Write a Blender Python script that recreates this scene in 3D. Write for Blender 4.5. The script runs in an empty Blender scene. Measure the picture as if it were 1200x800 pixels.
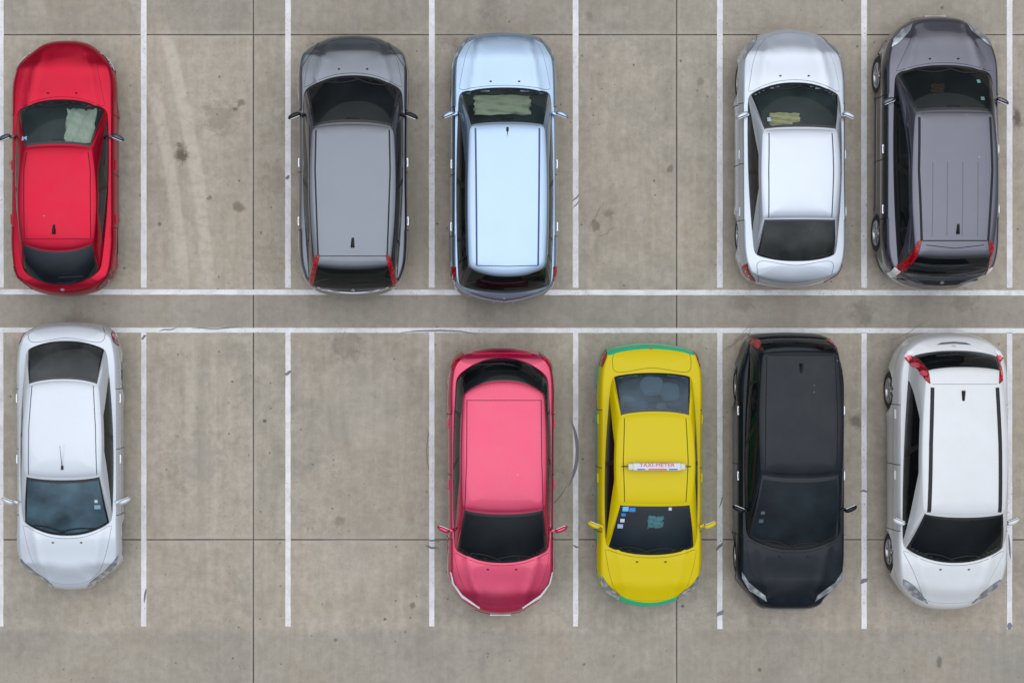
import bpy, bmesh, math, random
from mathutils import Vector, Matrix
from mathutils.bvhtree import BVHTree
from mathutils.geometry import delaunay_2d_cdt

random.seed(7)
SC = bpy.context.scene
COL = SC.collection
PI = math.pi

# ------------------------------------------------------------------ camera
H = 32.0                      # camera height (m)
PPM = 67.0                    # photo pixels per metre on the ground
F = PPM * H                   # focal length in photo pixels
VX, VY = 440.0, 400.0         # foot of the camera, photo pixels
CX = (VX - 600) / PPM
cam_d = bpy.data.cameras.new("camera")
cam = bpy.data.objects.new("camera", cam_d)
COL.objects.link(cam)
cam.location = (CX, 0, H)
cam.rotation_euler = (0, 0, 0)
cam_d.sensor_width = 36
cam_d.lens = F / 1200 * 36
cam_d.shift_x = (600 - VX) / 1200
cam_d.clip_end = 5000
SC.camera = cam

# ------------------------------------------------------------------ world and sun (bright overcast)
SUN_EL, SUN_AZ = math.radians(66), math.radians(20)
world = bpy.data.worlds.new("World")
SC.world = world
world.use_nodes = True
wt = world.node_tree
for n in list(wt.nodes):
    wt.nodes.remove(n)
wo = wt.nodes.new('ShaderNodeOutputWorld')
bg = wt.nodes.new('ShaderNodeBackground')
bg.inputs['Strength'].default_value = 0.10
sky = wt.nodes.new('ShaderNodeTexSky')
sky.sky_type = 'NISHITA'
sky.sun_disc = False
sky.sun_elevation = SUN_EL
sky.sun_rotation = SUN_AZ
tc = wt.nodes.new('ShaderNodeTexCoord')
nz = wt.nodes.new('ShaderNodeTexNoise')
nz.inputs['Scale'].default_value = 2.0
nz.inputs['Detail'].default_value = 2.5
nz.inputs['Roughness'].default_value = 0.55
wt.links.new(tc.outputs['Generated'], nz.inputs['Vector'])
cr = wt.nodes.new('ShaderNodeValToRGB')
cr.color_ramp.elements[0].position = 0.20
cr.color_ramp.elements[0].color = (7.4, 8.2, 9.4, 1)
cr.color_ramp.elements[1].position = 0.80
cr.color_ramp.elements[1].color = (13.2, 13.4, 13.8, 1)
wt.links.new(nz.outputs['Fac'], cr.inputs['Fac'])
mx = wt.nodes.new('ShaderNodeMix')
mx.data_type = 'RGBA'
mx.inputs[0].default_value = 0.80
wt.links.new(sky.outputs[0], mx.inputs[6])
wt.links.new(cr.outputs['Color'], mx.inputs[7])
# an overcast sky is about three times brighter overhead than at the horizon
sxyz = wt.nodes.new('ShaderNodeSeparateXYZ')
wt.links.new(tc.outputs['Generated'], sxyz.inputs[0])
gr = wt.nodes.new('ShaderNodeMapRange')
gr.inputs['To Min'].default_value = 0.15
gr.inputs['To Max'].default_value = 1.62
pw = wt.nodes.new('ShaderNodeMath'); pw.operation = 'POWER'; pw.inputs[1].default_value = 2.5; pw.use_clamp = True
wt.links.new(sxyz.outputs[2], pw.inputs[0])
wt.links.new(pw.outputs[0], gr.inputs['Value'])
vm = wt.nodes.new('ShaderNodeVectorMath'); vm.operation = 'SCALE'
wt.links.new(mx.outputs[2], vm.inputs[0]); wt.links.new(gr.outputs[0], vm.inputs['Scale'])
wt.links.new(vm.outputs[0], bg.inputs['Color'])
wt.links.new(bg.outputs[0], wo.inputs['Surface'])

sd = bpy.data.lights.new("sun", 'SUN')
sd.energy = 0.7
sd.angle = math.radians(85)
sd.color = (1.0, 0.96, 0.90)
sun = bpy.data.objects.new("sun", sd)
COL.objects.link(sun)
dv = Vector((math.sin(SUN_AZ) * math.cos(SUN_EL), math.cos(SUN_AZ) * math.cos(SUN_EL), math.sin(SUN_EL)))
sun.rotation_euler = dv.to_track_quat('Z', 'Y').to_euler()

vs = SC.view_settings
vs.view_transform = 'Standard'
vs.look = 'None'
vs.exposure = 0.14
vs.gamma = 1.0
vs.use_curve_mapping = False
SC.cycles.max_bounces = 8
SC.cycles.transparent_max_bounces = 12
SC.cycles.caustics_reflective = False
SC.cycles.caustics_refractive = False

# ------------------------------------------------------------------ helpers
def gx(px): return (px - 600) / PPM
def gy(py): return (400 - py) / PPM

def mk(name, verts, faces, mat, parent=None, smooth=True, loc=None):
    me = bpy.data.meshes.new(name)
    me.from_pydata([tuple(v) for v in verts], [], [tuple(f) for f in faces])
    me.validate(clean_customdata=False)
    me.materials.append(mat)
    if smooth:
        for p in me.polygons: p.use_smooth = True
    o = bpy.data.objects.new(name, me)
    COL.objects.link(o)
    if parent: o.parent = parent
    if loc is not None: o.location = loc
    return o

def link_mesh(name, me, parent=None):
    o = bpy.data.objects.new(name, me)
    COL.objects.link(o)
    if parent: o.parent = parent
    return o

def fix_normals(o):
    bm = bmesh.new(); bm.from_mesh(o.data)
    bmesh.ops.remove_doubles(bm, verts=bm.verts, dist=1e-5)
    bmesh.ops.recalc_face_normals(bm, faces=bm.faces)
    bm.to_mesh(o.data); bm.free()

def bm_mesh(name, bm, mat, smooth=True):
    me = bpy.data.meshes.new(name)
    bm.to_mesh(me); bm.free()
    me.materials.append(mat)
    if smooth:
        for p in me.polygons: p.use_smooth = True
    return me

def rbox(bm, c, s, bev=0.01, rot=None, seg=2):
    """bevelled box added to bm"""
    r = bmesh.ops.create_cube(bm, size=1)
    vs_ = r['verts']
    for v in vs_:
        v.co = Vector((v.co.x * s[0], v.co.y * s[1], v.co.z * s[2]))
    es = list({e for v in vs_ for e in v.link_edges})
    if bev > 0:
        rb = bmesh.ops.bevel(bm, geom=es, offset=bev, segments=seg, affect='EDGES', profile=0.6)
        vs_ = list({v for f in rb['faces'] for v in f.verts} | {v for v in vs_ if v.is_valid})
    m = Matrix.Translation(Vector(c))
    if rot is not None: m = m @ rot
    for v in vs_:
        v.co = m @ v.co

def lathe_y(bm, prof, n=32, c=(0, 0, 0)):
    """profile of (radius, y) turned about the y axis"""
    rings = []
    for r, y in prof:
        rings.append([bm.verts.new((c[0] + r * math.cos(2 * PI * i / n), c[1] + y, c[2] + r * math.sin(2 * PI * i / n))) for i in range(n)])
    for a, b in zip(rings[:-1], rings[1:]):
        for i in range(n):
            j = (i + 1) % n
            bm.faces.new((a[i], a[j], b[j], b[i]))
    return rings

def crom(pts, n_per):
    """Catmull-Rom through 2-D points, evenly resampled"""
    out = []
    P = pts
    for i in range(1, len(P) - 2):
        p0, p1, p2, p3 = P[i - 1], P[i], P[i + 1], P[i + 2]
        for k in range(n_per):
            t = k / n_per
            out.append(tuple(0.5 * ((2 * p1[a]) + (-p0[a] + p2[a]) * t + (2 * p0[a] - 5 * p1[a] + 4 * p2[a] - p3[a]) * t * t + (-p0[a] + 3 * p1[a] - 3 * p2[a] + p3[a]) * t ** 3) for a in (0, 1)))
    out.append(tuple(P[-2]))
    return out

def resample(pts, n):
    d = [0]
    for a, b in zip(pts[:-1], pts[1:]):
        d.append(d[-1] + math.dist(a, b))
    out = []; j = 0
    for i in range(n + 1):
        t = d[-1] * i / n
        while j < len(d) - 2 and d[j + 1] < t: j += 1
        f = (t - d[j]) / max(1e-9, d[j + 1] - d[j])
        out.append(tuple(pts[j][a] + (pts[j + 1][a] - pts[j][a]) * f for a in range(len(pts[0]))))
    return out

def lerp(a, b, t): return a + (b - a) * t
def sstep(a, b, x):
    t = min(1, max(0, (x - a) / (b - a))); return t * t * (3 - 2 * t)
def interp(xs, ys, x):
    if x <= xs[0]: return ys[0]
    for i in range(len(xs) - 1):
        if x <= xs[i + 1]:
            t = (x - xs[i]) / (xs[i + 1] - xs[i])
            t = t * t * (3 - 2 * t) * 0.5 + t * 0.5
            return lerp(ys[i], ys[i + 1], t)
    return ys[-1]

# ------------------------------------------------------------------ materials
def new_mat(name):
    m = bpy.data.materials.new(name); m.use_nodes = True
    return m, m.node_tree, m.node_tree.nodes['Principled BSDF']

def srgb(r, g, b):
    f = lambda c: ((c / 255 + 0.055) / 1.055) ** 2.4 if c > 10 else c / 255 / 12.92
    return (f(r), f(g), f(b), 1)

def simple(name, col, rough=0.5, metal=0.0, coat=0.0, spec=0.5, bump=0.0, bscale=40, var=0.0):
    m, nt, b = new_mat(name)
    b.inputs['Base Color'].default_value = col
    b.inputs['Roughness'].default_value = rough
    b.inputs['Metallic'].default_value = metal
    b.inputs['Coat Weight'].default_value = coat
    b.inputs['Coat Roughness'].default_value = 0.04
    b.inputs['Specular IOR Level'].default_value = spec
    t = nt.nodes.new('ShaderNodeTexCoord')
    n = nt.nodes.new('ShaderNodeTexNoise')
    n.inputs['Scale'].default_value = bscale
    nt.links.new(t.outputs['Object'], n.inputs['Vector'])
    mr = nt.nodes.new('ShaderNodeMapRange')
    mr.inputs['To Min'].default_value = max(0.0, rough - 0.05 - var * 0.2)
    mr.inputs['To Max'].default_value = rough + 0.05 + var * 0.2
    nt.links.new(n.outputs['Fac'], mr.inputs['Value'])
    nt.links.new(mr.outputs[0], b.inputs['Roughness'])
    if bump > 0:
        bp = nt.nodes.new('ShaderNodeBump')
        bp.inputs['Strength'].default_value = bump
        bp.inputs['Distance'].default_value = 0.01
        nt.links.new(n.outputs['Fac'], bp.inputs['Height'])
        nt.links.new(bp.outputs[0], b.inputs['Normal'])
    return m

PCOL = {}
def paint(name, col, metal=0.25, rough=0.32, coat=1.0, dust=0.10):
    PCOL[name] = col
    return _paint(name, col, metal, rough, coat, dust)
def _paint(name, col, metal, rough, coat, dust):
    """car lacquer: metallic flake base, clear coat, light uneven dust"""
    m, nt, b = new_mat(name)
    b.inputs['Metallic'].default_value = metal
    b.inputs['Coat Weight'].default_value = coat
    if coat < 0.9: b.inputs['Specular IOR Level'].default_value = 0.15
    b.inputs['Coat Roughness'].default_value = 0.05
    b.inputs['Coat IOR'].default_value = 1.62 if 'rose' in name else 1.55
    t = nt.nodes.new('ShaderNodeTexCoord')
    n = nt.nodes.new('ShaderNodeTexNoise')
    n.inputs['Scale'].default_value = 2.3; n.inputs['Detail'].default_value = 8; n.inputs['Roughness'].default_value = 0.62
    nt.links.new(t.outputs['Object'], n.inputs['Vector'])
    r = nt.nodes.new('ShaderNodeMapRange')
    r.inputs['From Min'].default_value = 0.40; r.inputs['From Max'].default_value = 0.75
    r.inputs['To Min'].default_value = 0.0; r.inputs['To Max'].default_value = dust
    nt.links.new(n.outputs['Fac'], r.inputs['Value'])
    mc = nt.nodes.new('ShaderNodeMix'); mc.data_type = 'RGBA'
    mc.inputs[6].default_value = col
    mc.inputs[7].default_value = (0.42, 0.39, 0.35, 1)
    vo = nt.nodes.new('ShaderNodeTexVoronoi'); vo.inputs['Scale'].default_value = 5.0
    nt.links.new(t.outputs['Object'], vo.inputs['Vector'])
    sc_ = nt.nodes.new('ShaderNodeSeparateColor'); nt.links.new(vo.outputs['Color'], sc_.inputs[0])
    v1 = nt.nodes.new('ShaderNodeMapRange'); v1.inputs['From Min'].default_value = 0.03; v1.inputs['From Max'].default_value = 0.075
    v1.inputs['To Min'].default_value = 0.45; v1.inputs['To Max'].default_value = 0.0
    nt.links.new(vo.outputs['Distance'], v1.inputs['Value'])
    v2 = nt.nodes.new('ShaderNodeMath'); v2.operation = 'GREATER_THAN'; v2.inputs[1].default_value = 0.86
    nt.links.new(sc_.outputs[0], v2.inputs[0])
    v3 = nt.nodes.new('ShaderNodeMath'); v3.operation = 'MULTIPLY'
    nt.links.new(v1.outputs[0], v3.inputs[0]); nt.links.new(v2.outputs[0], v3.inputs[1])
    v4 = nt.nodes.new('ShaderNodeMath'); v4.operation = 'MAXIMUM'
    nt.links.new(v3.outputs[0], v4.inputs[0]); nt.links.new(r.outputs[0], v4.inputs[1])
    nt.links.new(v4.outputs[0], mc.inputs[0])
    nt.links.new(mc.outputs[2], b.inputs['Base Color'])
    rr = nt.nodes.new('ShaderNodeMapRange')
    rr.inputs['To Min'].default_value = rough - 0.06; rr.inputs['To Max'].default_value = rough + 0.10
    nt.links.new(n.outputs['Fac'], rr.inputs['Value'])
    nt.links.new(rr.outputs[0], b.inputs['Roughness'])
    # very slight panel waviness, so reflections are not mathematically clean
    n2 = nt.nodes.new('ShaderNodeTexNoise'); n2.inputs['Scale'].default_value = 3.0
    nt.links.new(t.outputs['Object'], n2.inputs['Vector'])
    bp = nt.nodes.new('ShaderNodeBump'); bp.inputs['Strength'].default_value = 0.25; bp.inputs['Distance'].default_value = 0.005
    nt.links.new(n2.outputs['Fac'], bp.inputs['Height'])
    nt.links.new(bp.outputs[0], b.inputs['Normal'])
    nt.links.new(bp.outputs[0], b.inputs['Coat Normal'])
    return m

def glass(name, tint, refl=1.0, haze=0.05, hazecol=(0.25, 0.30, 0.32, 1)):
    """tinted car glass: see-through tint, sky reflection, a little dust and haze, partly imitating reflection"""
    m = bpy.data.materials.new(name); m.use_nodes = True
    nt = m.node_tree
    for n in list(nt.nodes): nt.nodes.remove(n)
    o = nt.nodes.new('ShaderNodeOutputMaterial')
    tr = nt.nodes.new('ShaderNodeBsdfTransparent'); tr.inputs[0].default_value = tint
    gl = nt.nodes.new('ShaderNodeBsdfGlossy'); gl.inputs['Roughness'].default_value = 0.03
    gl.inputs[0].default_value = (0.88, 0.95, 1.0, 1)
    df = nt.nodes.new('ShaderNodeBsdfDiffuse'); df.inputs[0].default_value = hazecol
    fr = nt.nodes.new('ShaderNodeFresnel'); fr.inputs[0].default_value = 1.55
    mu = nt.nodes.new('ShaderNodeMath'); mu.operation = 'MULTIPLY'; mu.inputs[1].default_value = refl; mu.use_clamp = True
    nt.links.new(fr.outputs[0], mu.inputs[0])
    t = nt.nodes.new('ShaderNodeTexCoord')
    n = nt.nodes.new('ShaderNodeTexNoise'); n.inputs['Scale'].default_value = 2.5; n.inputs['Detail'].default_value = 6
    nt.links.new(t.outputs['Object'], n.inputs['Vector'])
    r = nt.nodes.new('ShaderNodeMapRange')
    r.inputs['From Min'].default_value = 0.3; r.inputs['From Max'].default_value = 0.75
    r.inputs['To Min'].default_value = haze * 0.4; r.inputs['To Max'].default_value = haze * 1.7
    nt.links.new(n.outputs['Fac'], r.inputs['Value'])
    m1 = nt.nodes.new('ShaderNodeMixShader'); m2 = nt.nodes.new('ShaderNodeMixShader')
    nt.links.new(r.outputs[0], m1.inputs[0]); nt.links.new(tr.outputs[0], m1.inputs[1]); nt.links.new(df.outputs[0], m1.inputs[2])
    nt.links.new(mu.outputs[0], m2.inputs[0]); nt.links.new(m1.outputs[0], m2.inputs[1]); nt.links.new(gl.outputs[0], m2.inputs[2])
    nt.links.new(m2.outputs[0], o.inputs[0])
    return m

M = {}
M['rubber'] = simple('tyre_rubber', (0.022, 0.022, 0.023, 1), 0.75, bump=0.3, bscale=60)
M['trim'] = simple('black_trim', (0.015, 0.015, 0.017, 1), 0.45, spec=0.3)
M['gap'] = simple('panel_gap', (0.02, 0.02, 0.022, 1), 0.8, spec=0.2)
M['frit'] = simple('glass_border', (0.010, 0.011, 0.013, 1), 0.12, spec=0.6)
M['gapsilver'] = simple('grille_silver', (0.30, 0.34, 0.40, 1), 0.3, metal=0.8)
M['chrome'] = simple('chrome', (0.72, 0.74, 0.77, 1), 0.14, metal=1.0)
M['alloy'] = simple('alloy', (0.50, 0.51, 0.53, 1), 0.30, metal=0.9, coat=0.4)
M['under'] = simple('underbody', (0.02, 0.02, 0.02, 1), 0.9, spec=0.1)
M['seat_dark'] = simple('seat_dark', (0.020, 0.020, 0.022, 1), 0.85, bump=0.4)
M['seat_grey'] = simple('seat_grey', (0.16, 0.15, 0.14, 1), 0.85, bump=0.4)
M['dash'] = simple('dashboard', (0.010, 0.011, 0.013, 1), 0.7, bump=0.3, spec=0.25)
M['dash_grey'] = simple('dashboard_grey', (0.10, 0.11, 0.115, 1), 0.7, bump=0.3)
M['lamp'] = simple('lamp_lens', (0.62, 0.66, 0.70, 1), 0.08, metal=0.55, coat=1.0, bscale=25, var=0.6)
M['lampdark'] = simple('lamp_lens_dark', (0.10, 0.12, 0.14, 1), 0.08, metal=0.4, coat=1.0)
M['led'] = simple('lamp_white', (0.80, 0.82, 0.86, 1), 0.2, coat=1.0)
M['tail'] = simple('tail_lens', (0.60, 0.004, 0.02, 1), 0.25, coat=0.25, spec=0.3)
M['taildark'] = simple('tail_lens_dark', (0.16, 0.004, 0.01, 1), 0.2, coat=0.3, spec=0.3)
M['plate'] = simple('plate_white', (0.70, 0.71, 0.70, 1), 0.45)
M['plate_ink'] = simple('plate_ink', (0.02, 0.02, 0.025, 1), 0.5)
M['mirror'] = simple('mirror_glass', (0.8, 0.82, 0.85, 1), 0.03, metal=1.0)

def lamp_structure(m, dark, sc=22):
    nt = m.node_tree; b = nt.nodes['Principled BSDF']
    t = nt.nodes.new('ShaderNodeTexCoord'); v = nt.nodes.new('ShaderNodeTexVoronoi'); v.inputs['Scale'].default_value = sc
    nt.links.new(t.outputs['Object'], v.inputs['Vector'])
    r = nt.nodes.new('ShaderNodeMapRange'); r.inputs['From Min'].default_value = 0.25; r.inputs['From Max'].default_value = 0.6
    nt.links.new(v.outputs['Distance'], r.inputs['Value'])
    mc = nt.nodes.new('ShaderNodeMix'); mc.data_type = 'RGBA'
    mc.inputs[6].default_value = b.inputs['Base Color'].default_value; mc.inputs[7].default_value = dark
    nt.links.new(r.outputs[0], mc.inputs[0]); nt.links.new(mc.outputs[2], b.inputs['Base Color'])
lamp_structure(M['lamp'], (0.30, 0.33, 0.36, 1), 9)
lamp_structure(M['tail'], (0.22, 0.003, 0.008, 1), 16)
# ------------------------------------------------------------------ concrete
def scr(m):     # small node-writing helper
    nt = m.node_tree
    class S: pass
    s = S(); s.nt = nt
    def val(v):
        return v
    def put(sock, v):
        if hasattr(v, 'links') or hasattr(v, 'is_linked'): nt.links.new(v, sock)
        else: sock.default_value = v
    def math_(op, a, b=None, c=None, clamp=False):
        n = nt.nodes.new('ShaderNodeMath'); n.operation = op; n.use_clamp = clamp
        put(n.inputs[0], a)
        if b is not None: put(n.inputs[1], b)
        if c is not None: put(n.inputs[2], c)
        return n.outputs[0]
    def mr(v, a, b, c=0.0, d=1.0, smooth=True):
        n = nt.nodes.new('ShaderNodeMapRange')
        n.interpolation_type = 'SMOOTHSTEP' if smooth else 'LINEAR'
        put(n.inputs['Value'], v)
        n.inputs['From Min'].default_value = a; n.inputs['From Max'].default_value = b
        n.inputs['To Min'].default_value = c; n.inputs['To Max'].default_value = d
        return n.outputs[0]
    def noise(vec, scale, detail=4, rough=0.55, dist=0.0):
        n = nt.nodes.new('ShaderNodeTexNoise')
        nt.links.new(vec, n.inputs['Vector'])
        n.inputs['Scale'].default_value = scale; n.inputs['Detail'].default_value = detail
        n.inputs['Roughness'].default_value = rough; n.inputs['Distortion'].default_value = dist
        return n.outputs['Fac']
    def mix(f, a, b):
        n = nt.nodes.new('ShaderNodeMix'); n.data_type = 'RGBA'
        put(n.inputs[0], f); put(n.inputs[6], a); put(n.inputs[7], b)
        return n.outputs[2]
    def mul(col, f):   # scale a colour by a scalar socket
        n = nt.nodes.new('ShaderNodeVectorMath'); n.operation = 'SCALE'
        put(n.inputs[0], col); put(n.inputs['Scale'], f)
        return n.outputs[0]
    def mapping(vec, sc=(1, 1, 1), loc=(0, 0, 0)):
        n = nt.nodes.new('ShaderNodeMapping')
        nt.links.new(vec, n.inputs['Vector'])
        n.inputs['Scale'].default_value = sc; n.inputs['Location'].default_value = loc
        return n.outputs[0]
    s.math, s.mr, s.noise, s.mix, s.mul, s.mapping = math_, mr, noise, mix, mul, mapping
    return s

def concrete_nodes(s, P, X, Y):
    """returns colour socket and height socket for worn concrete, all in world metres"""
    n1 = s.noise(P, 0.35, 3, 0.5)
    n2 = s.noise(P, 1.6, 6, 0.62, 0.6)
    n3 = s.noise(P, 7.0, 6, 0.65, 0.4)
    n4 = s.noise(P, 45.0, 3, 0.6)
    n5 = s.noise(s.mapping(P, (6, 0.5, 1)), 1.5, 4, 0.6)       # dragged along the bays
    base = s.mix(s.mr(n1, 0.35, 0.65), (0.335, 0.302, 0.250, 1), (0.405, 0.348, 0.275, 1))
    base = s.mix(s.mr(n2, 0.36, 0.66), base, (0.415, 0.368, 0.304, 1))
    base = s.mul(base, s.mr(n3, 0.25, 0.78, 0.875, 1.115))
    base = s.mul(base, s.mr(n4, 0.25, 0.75, 0.95, 1.05))
    base = s.mul(base, s.mr(n5, 0.3, 0.7, 0.94, 1.05))
    # curly pale laitance blotches
    n6 = s.noise(P, 3.2, 5, 0.7, 1.8)
    ring = s.mr(s.math('ABSOLUTE', s.math('SUBTRACT', n6, 0.52)), 0.0, 0.035, 1.0, 0.0)
    ring = s.math('MULTIPLY', ring, s.mr(s.noise(P, 0.8, 3), 0.45, 0.62))
    base = s.mix(s.math('MULTIPLY', ring, 0.38), base, (0.50, 0.46, 0.40, 1))
    # dark blotches and grime
    n7 = s.noise(P, 2.4, 7, 0.72, 0.9)
    bl = s.math('MULTIPLY', s.mr(n7, 0.60, 0.76), s.mr(s.noise(P, 0.5, 2), 0.42, 0.62))
    base = s.mix(s.math('MULTIPLY', bl, 0.34), base, (0.16, 0.145, 0.125, 1))
    # scattered specks (stuck gum, oil drops)
    for sc, cut, k in ((5.5, 0.055, 0.75), (2.3, 0.035, 0.8), (11.0, 0.07, 0.5)):
        v = s.nt.nodes.new('ShaderNodeTexVoronoi'); v.inputs['Scale'].default_value = sc
        wob = s.nt.nodes.new('ShaderNodeVectorMath'); wob.operation = 'ADD'
        nn = s.nt.nodes.new('ShaderNodeTexNoise'); nn.inputs['Scale'].default_value = 14
        s.nt.links.new(P, nn.inputs['Vector'])
        w2 = s.nt.nodes.new('ShaderNodeVectorMath'); w2.operation = 'SCALE'; w2.inputs['Scale'].default_value = 0.05
        s.nt.links.new(nn.outputs['Color'], w2.inputs[0])
        s.nt.links.new(P, wob.inputs[0]); s.nt.links.new(w2.outputs[0], wob.inputs[1])
        s.nt.links.new(wob.outputs[0], v.inputs['Vector'])
        sp = s.mr(v.outputs['Distance'], cut, cut * 2.4, 1.0, 0.0)
        rnd = s.nt.nodes.new('ShaderNodeSeparateColor'); s.nt.links.new(v.outputs['Color'], rnd.inputs[0])
        sp = s.math('MULTIPLY', sp, s.mr(rnd.outputs[0], 0.78, 0.80))
        base = s.mix(s.math('MULTIPLY', sp, k), base, (0.10, 0.09, 0.08, 1))
    # the strip between the bays and the lanes are greyer with traffic film
    wy = s.math('ADD', Y, s.math('MULTIPLY', s.math('SUBTRACT', n2, 0.5), 0.25))
    for y0, y1, amt in ((gy(386), gy(341), 0.40), (gy(1300), gy(738), 0.28), (gy(39), gy(-600), 0.25)):
        band = s.math('MULTIPLY', s.mr(wy, y0 - 0.06, y0 + 0.10), s.mr(wy, y1 - 0.10, y1 + 0.06, 1.0, 0.0))
        base = s.mix(s.math('MULTIPLY', band, amt), base, (0.225, 0.212, 0.188, 1))
    # grey wash in the lower bays left of centre
    # pale tyre tracks swinging into the empty bay: x = a + b*t + c*t^2 with t = y
    def track(ax, bx, cx2, y0, y1, w, amt, col):
        yy = s.math('SUBTRACT', Y, y0)
        xc = s.math('MULTIPLY_ADD', s.math('MULTIPLY', yy, yy), cx2, s.math('MULTIPLY_ADD', yy, bx, ax))
        d = s.math('ABSOLUTE', s.math('SUBTRACT', X, s.math('MULTIPLY_ADD', s.math('SUBTRACT', n2, 0.5), 0.10, xc)))
        mk_ = s.mr(d, w * 0.45, w, 1.0, 0.0)
        lo, hi = min(y0, y1), max(y0, y1)
        mk_ = s.math('MULTIPLY', mk_, s.mr(Y, lo - 0.2, lo + 0.6))
        mk_ = s.math('MULTIPLY', mk_, s.mr(Y, hi - 0.6, hi + 0.2, 1.0, 0.0))
        mk_ = s.math('MULTIPLY', mk_, s.mr(n3, 0.35, 0.6, 0.5, 1.0))
        return s.mix(s.math('MULTIPLY', mk_, amt), base, col)
    pale = (0.52, 0.465, 0.39, 1)
    base = track(gx(188), -0.296, -0.025, gy(20), gy(340), 0.15, 0.85, pale)
    base = track(gx(145), -0.30, 0.018, gy(-40), gy(60), 0.13, 0.40, pale)
    base = track(gx(176), -0.257, -0.026, gy(90), gy(345), 0.14, 0.80, pale)
    base = track(gx(30), -0.25, 0.01, gy(-40), gy(40), 0.2, 0.35, pale)
    base = track(gx(222), 0.0, 0.0, gy(385), gy(600), 0.10, 0.35, pale)
    base = track(gx(250), 0.0, 0.0, gy(385), gy(640), 0.07, 0.25, pale)
    base = track(gx(236), 0.0, 0.0, gy(385), gy(700), 0.10, 0.25, (0.22, 0.21, 0.19, 1))
    base = track(gx(490), 0.0, 0.0, gy(160), gy(330), 0.2, 0.2, (0.24, 0.22, 0.19, 1))
    # individual stains
    def spot(px, py, r, amt, col, sx=1.0):
        dx = s.math('MULTIPLY', s.math('SUBTRACT', X, gx(px)), sx); dy = s.math('SUBTRACT', Y, gy(py))
        d = s.math('SQRT', s.math('ADD', s.math('MULTIPLY', dx, dx), s.math('MULTIPLY', dy, dy)))
        d = s.math('ADD', d, s.math('MULTIPLY', s.math('SUBTRACT', n3, 0.5), r * 1.8))
        return s.mix(s.math('MULTIPLY', s.mr(d, r * 0.3, r, 1.0, 0.0), amt), base, col)
    dk = (0.10, 0.085, 0.065, 1)
    for a in ((212, 180, 0.22, 0.85, dk, 1.5), (258, 138, 0.42, 0.40, (0.19, 0.16, 0.12, 1)), (283, 120, 0.10, 0.6, dk),
              (276, 128, 0.06, 0.7, dk), (280, 243, 0.13, 0.5, dk), (170, 130, 0.10, 0.3, dk),
              (165, 229, 0.04, 0.8, dk), (246, 231, 0.05, 0.6, dk), (187, 263, 0.05, 0.7, dk), (310, 493, 0.04, 0.85, dk),
              (1192, 138, 0.20, 0.8, dk, 1.6), (1003, 494, 0.16, 0.55, dk), (1101, 776, 0.13, 0.6, dk, 2.0), (890, 784, 0.05, 0.7, dk),
              (697, 264, 0.12, 0.5, dk), (712, 250, 0.12, 0.4, dk), (785, 198, 0.08, 0.5, dk), (821, 96, 0.10, 0.4, dk),
              (484, 709, 0.07, 0.6, dk), (393, 750, 0.05, 0.6, dk), (1104, 9, 0.05, 0.7, dk), (397, 610, 0.13, 0.35, dk),
              (870, 355, 0.25, 0.3, dk), (1010, 365, 0.30, 0.35, dk), (1130, 352, 0.3, 0.3, dk), (90, 375, 0.3, 0.25, dk),
              (560, 365, 0.35, 0.2, dk), (405, 405, 0.40, 0.25, dk), (690, 20, 0.10, 0.3, dk), (530, 48, 0.25, 0.3, dk),
              (1035, 690, 0.35, 0.15, (0.24, 0.25, 0.24, 1)), (1180, 780, 0.9, 0.22, (0.26, 0.28, 0.27, 1)), (575, 12, 0.3, 0.2, dk),
              (230, 540, 0.7, 0.25, (0.23, 0.22, 0.20, 1)), (430, 660, 0.8, 0.15, (0.45, 0.42, 0.37, 1)), (430, 480, 0.9, 0.15, (0.45, 0.42, 0.37, 1)),
              (350, 120, 0.5, 0.30, (0.22, 0.19, 0.15, 1)), (325, 210, 0.4, 0.35, (0.23, 0.19, 0.145, 1)), (315, 300, 0.4, 0.2, (0.23, 0.19, 0.145, 1))):
        base = spot(*a)
    # ground film either side of the joints
    for j, horiz in ((297, 0), (793, 0), (-199, 0), (1289, 0), (41, 1), (632, 1)):
        d = s.math('ABSOLUTE', s.math('SUBTRACT', Y if horiz else X, gy(j) if horiz else gx(j)))
        base = s.mix(s.math('MULTIPLY', s.mr(d, 0.02, 0.09, 1.0, 0.0), 0.22), base, (0.48, 0.44, 0.38, 1))
        base = s.mix(s.math('MULTIPLY', s.math('MULTIPLY', s.mr(d, 0.004, 0.024, 1.0, 0.0), s.mr(n2, 0.3, 0.65)), 0.5), base, (0.12, 0.10, 0.08, 1))
    hgt = s.math('ADD', s.math('MULTIPLY', n3, 0.5), s.math('MULTIPLY', n4, 0.5))
    return base, hgt, n2, n3

def world_xy(nt):
    g = nt.nodes.new('ShaderNodeNewGeometry')
    sp = nt.nodes.new('ShaderNodeSeparateXYZ')
    nt.links.new(g.outputs['Position'], sp.inputs[0])
    return g.outputs['Position'], sp.outputs[0], sp.outputs[1]

def concrete_mat():
    m, nt, b = new_mat('concrete')
    s = scr(m); P, X, Y = world_xy(nt)
    c, h, _, _ = concrete_nodes(s, P, X, Y)
    oi = nt.nodes.new('ShaderNodeObjectInfo')
    c = s.mul(c, s.mr(oi.outputs['Random'], 0, 1, 0.955, 1.045, False))
    nt.links.new(c, b.inputs['Base Color'])
    b.inputs['Roughness'].default_value = 0.85
    b.inputs['Specular IOR Level'].default_value = 0.25
    bp = nt.nodes.new('ShaderNodeBump'); bp.inputs['Strength'].default_value = 0.35; bp.inputs['Distance'].default_value = 0.01
    nt.links.new(h, bp.inputs['Height']); nt.links.new(bp.outputs[0], b.inputs['Normal'])
    return m

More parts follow.
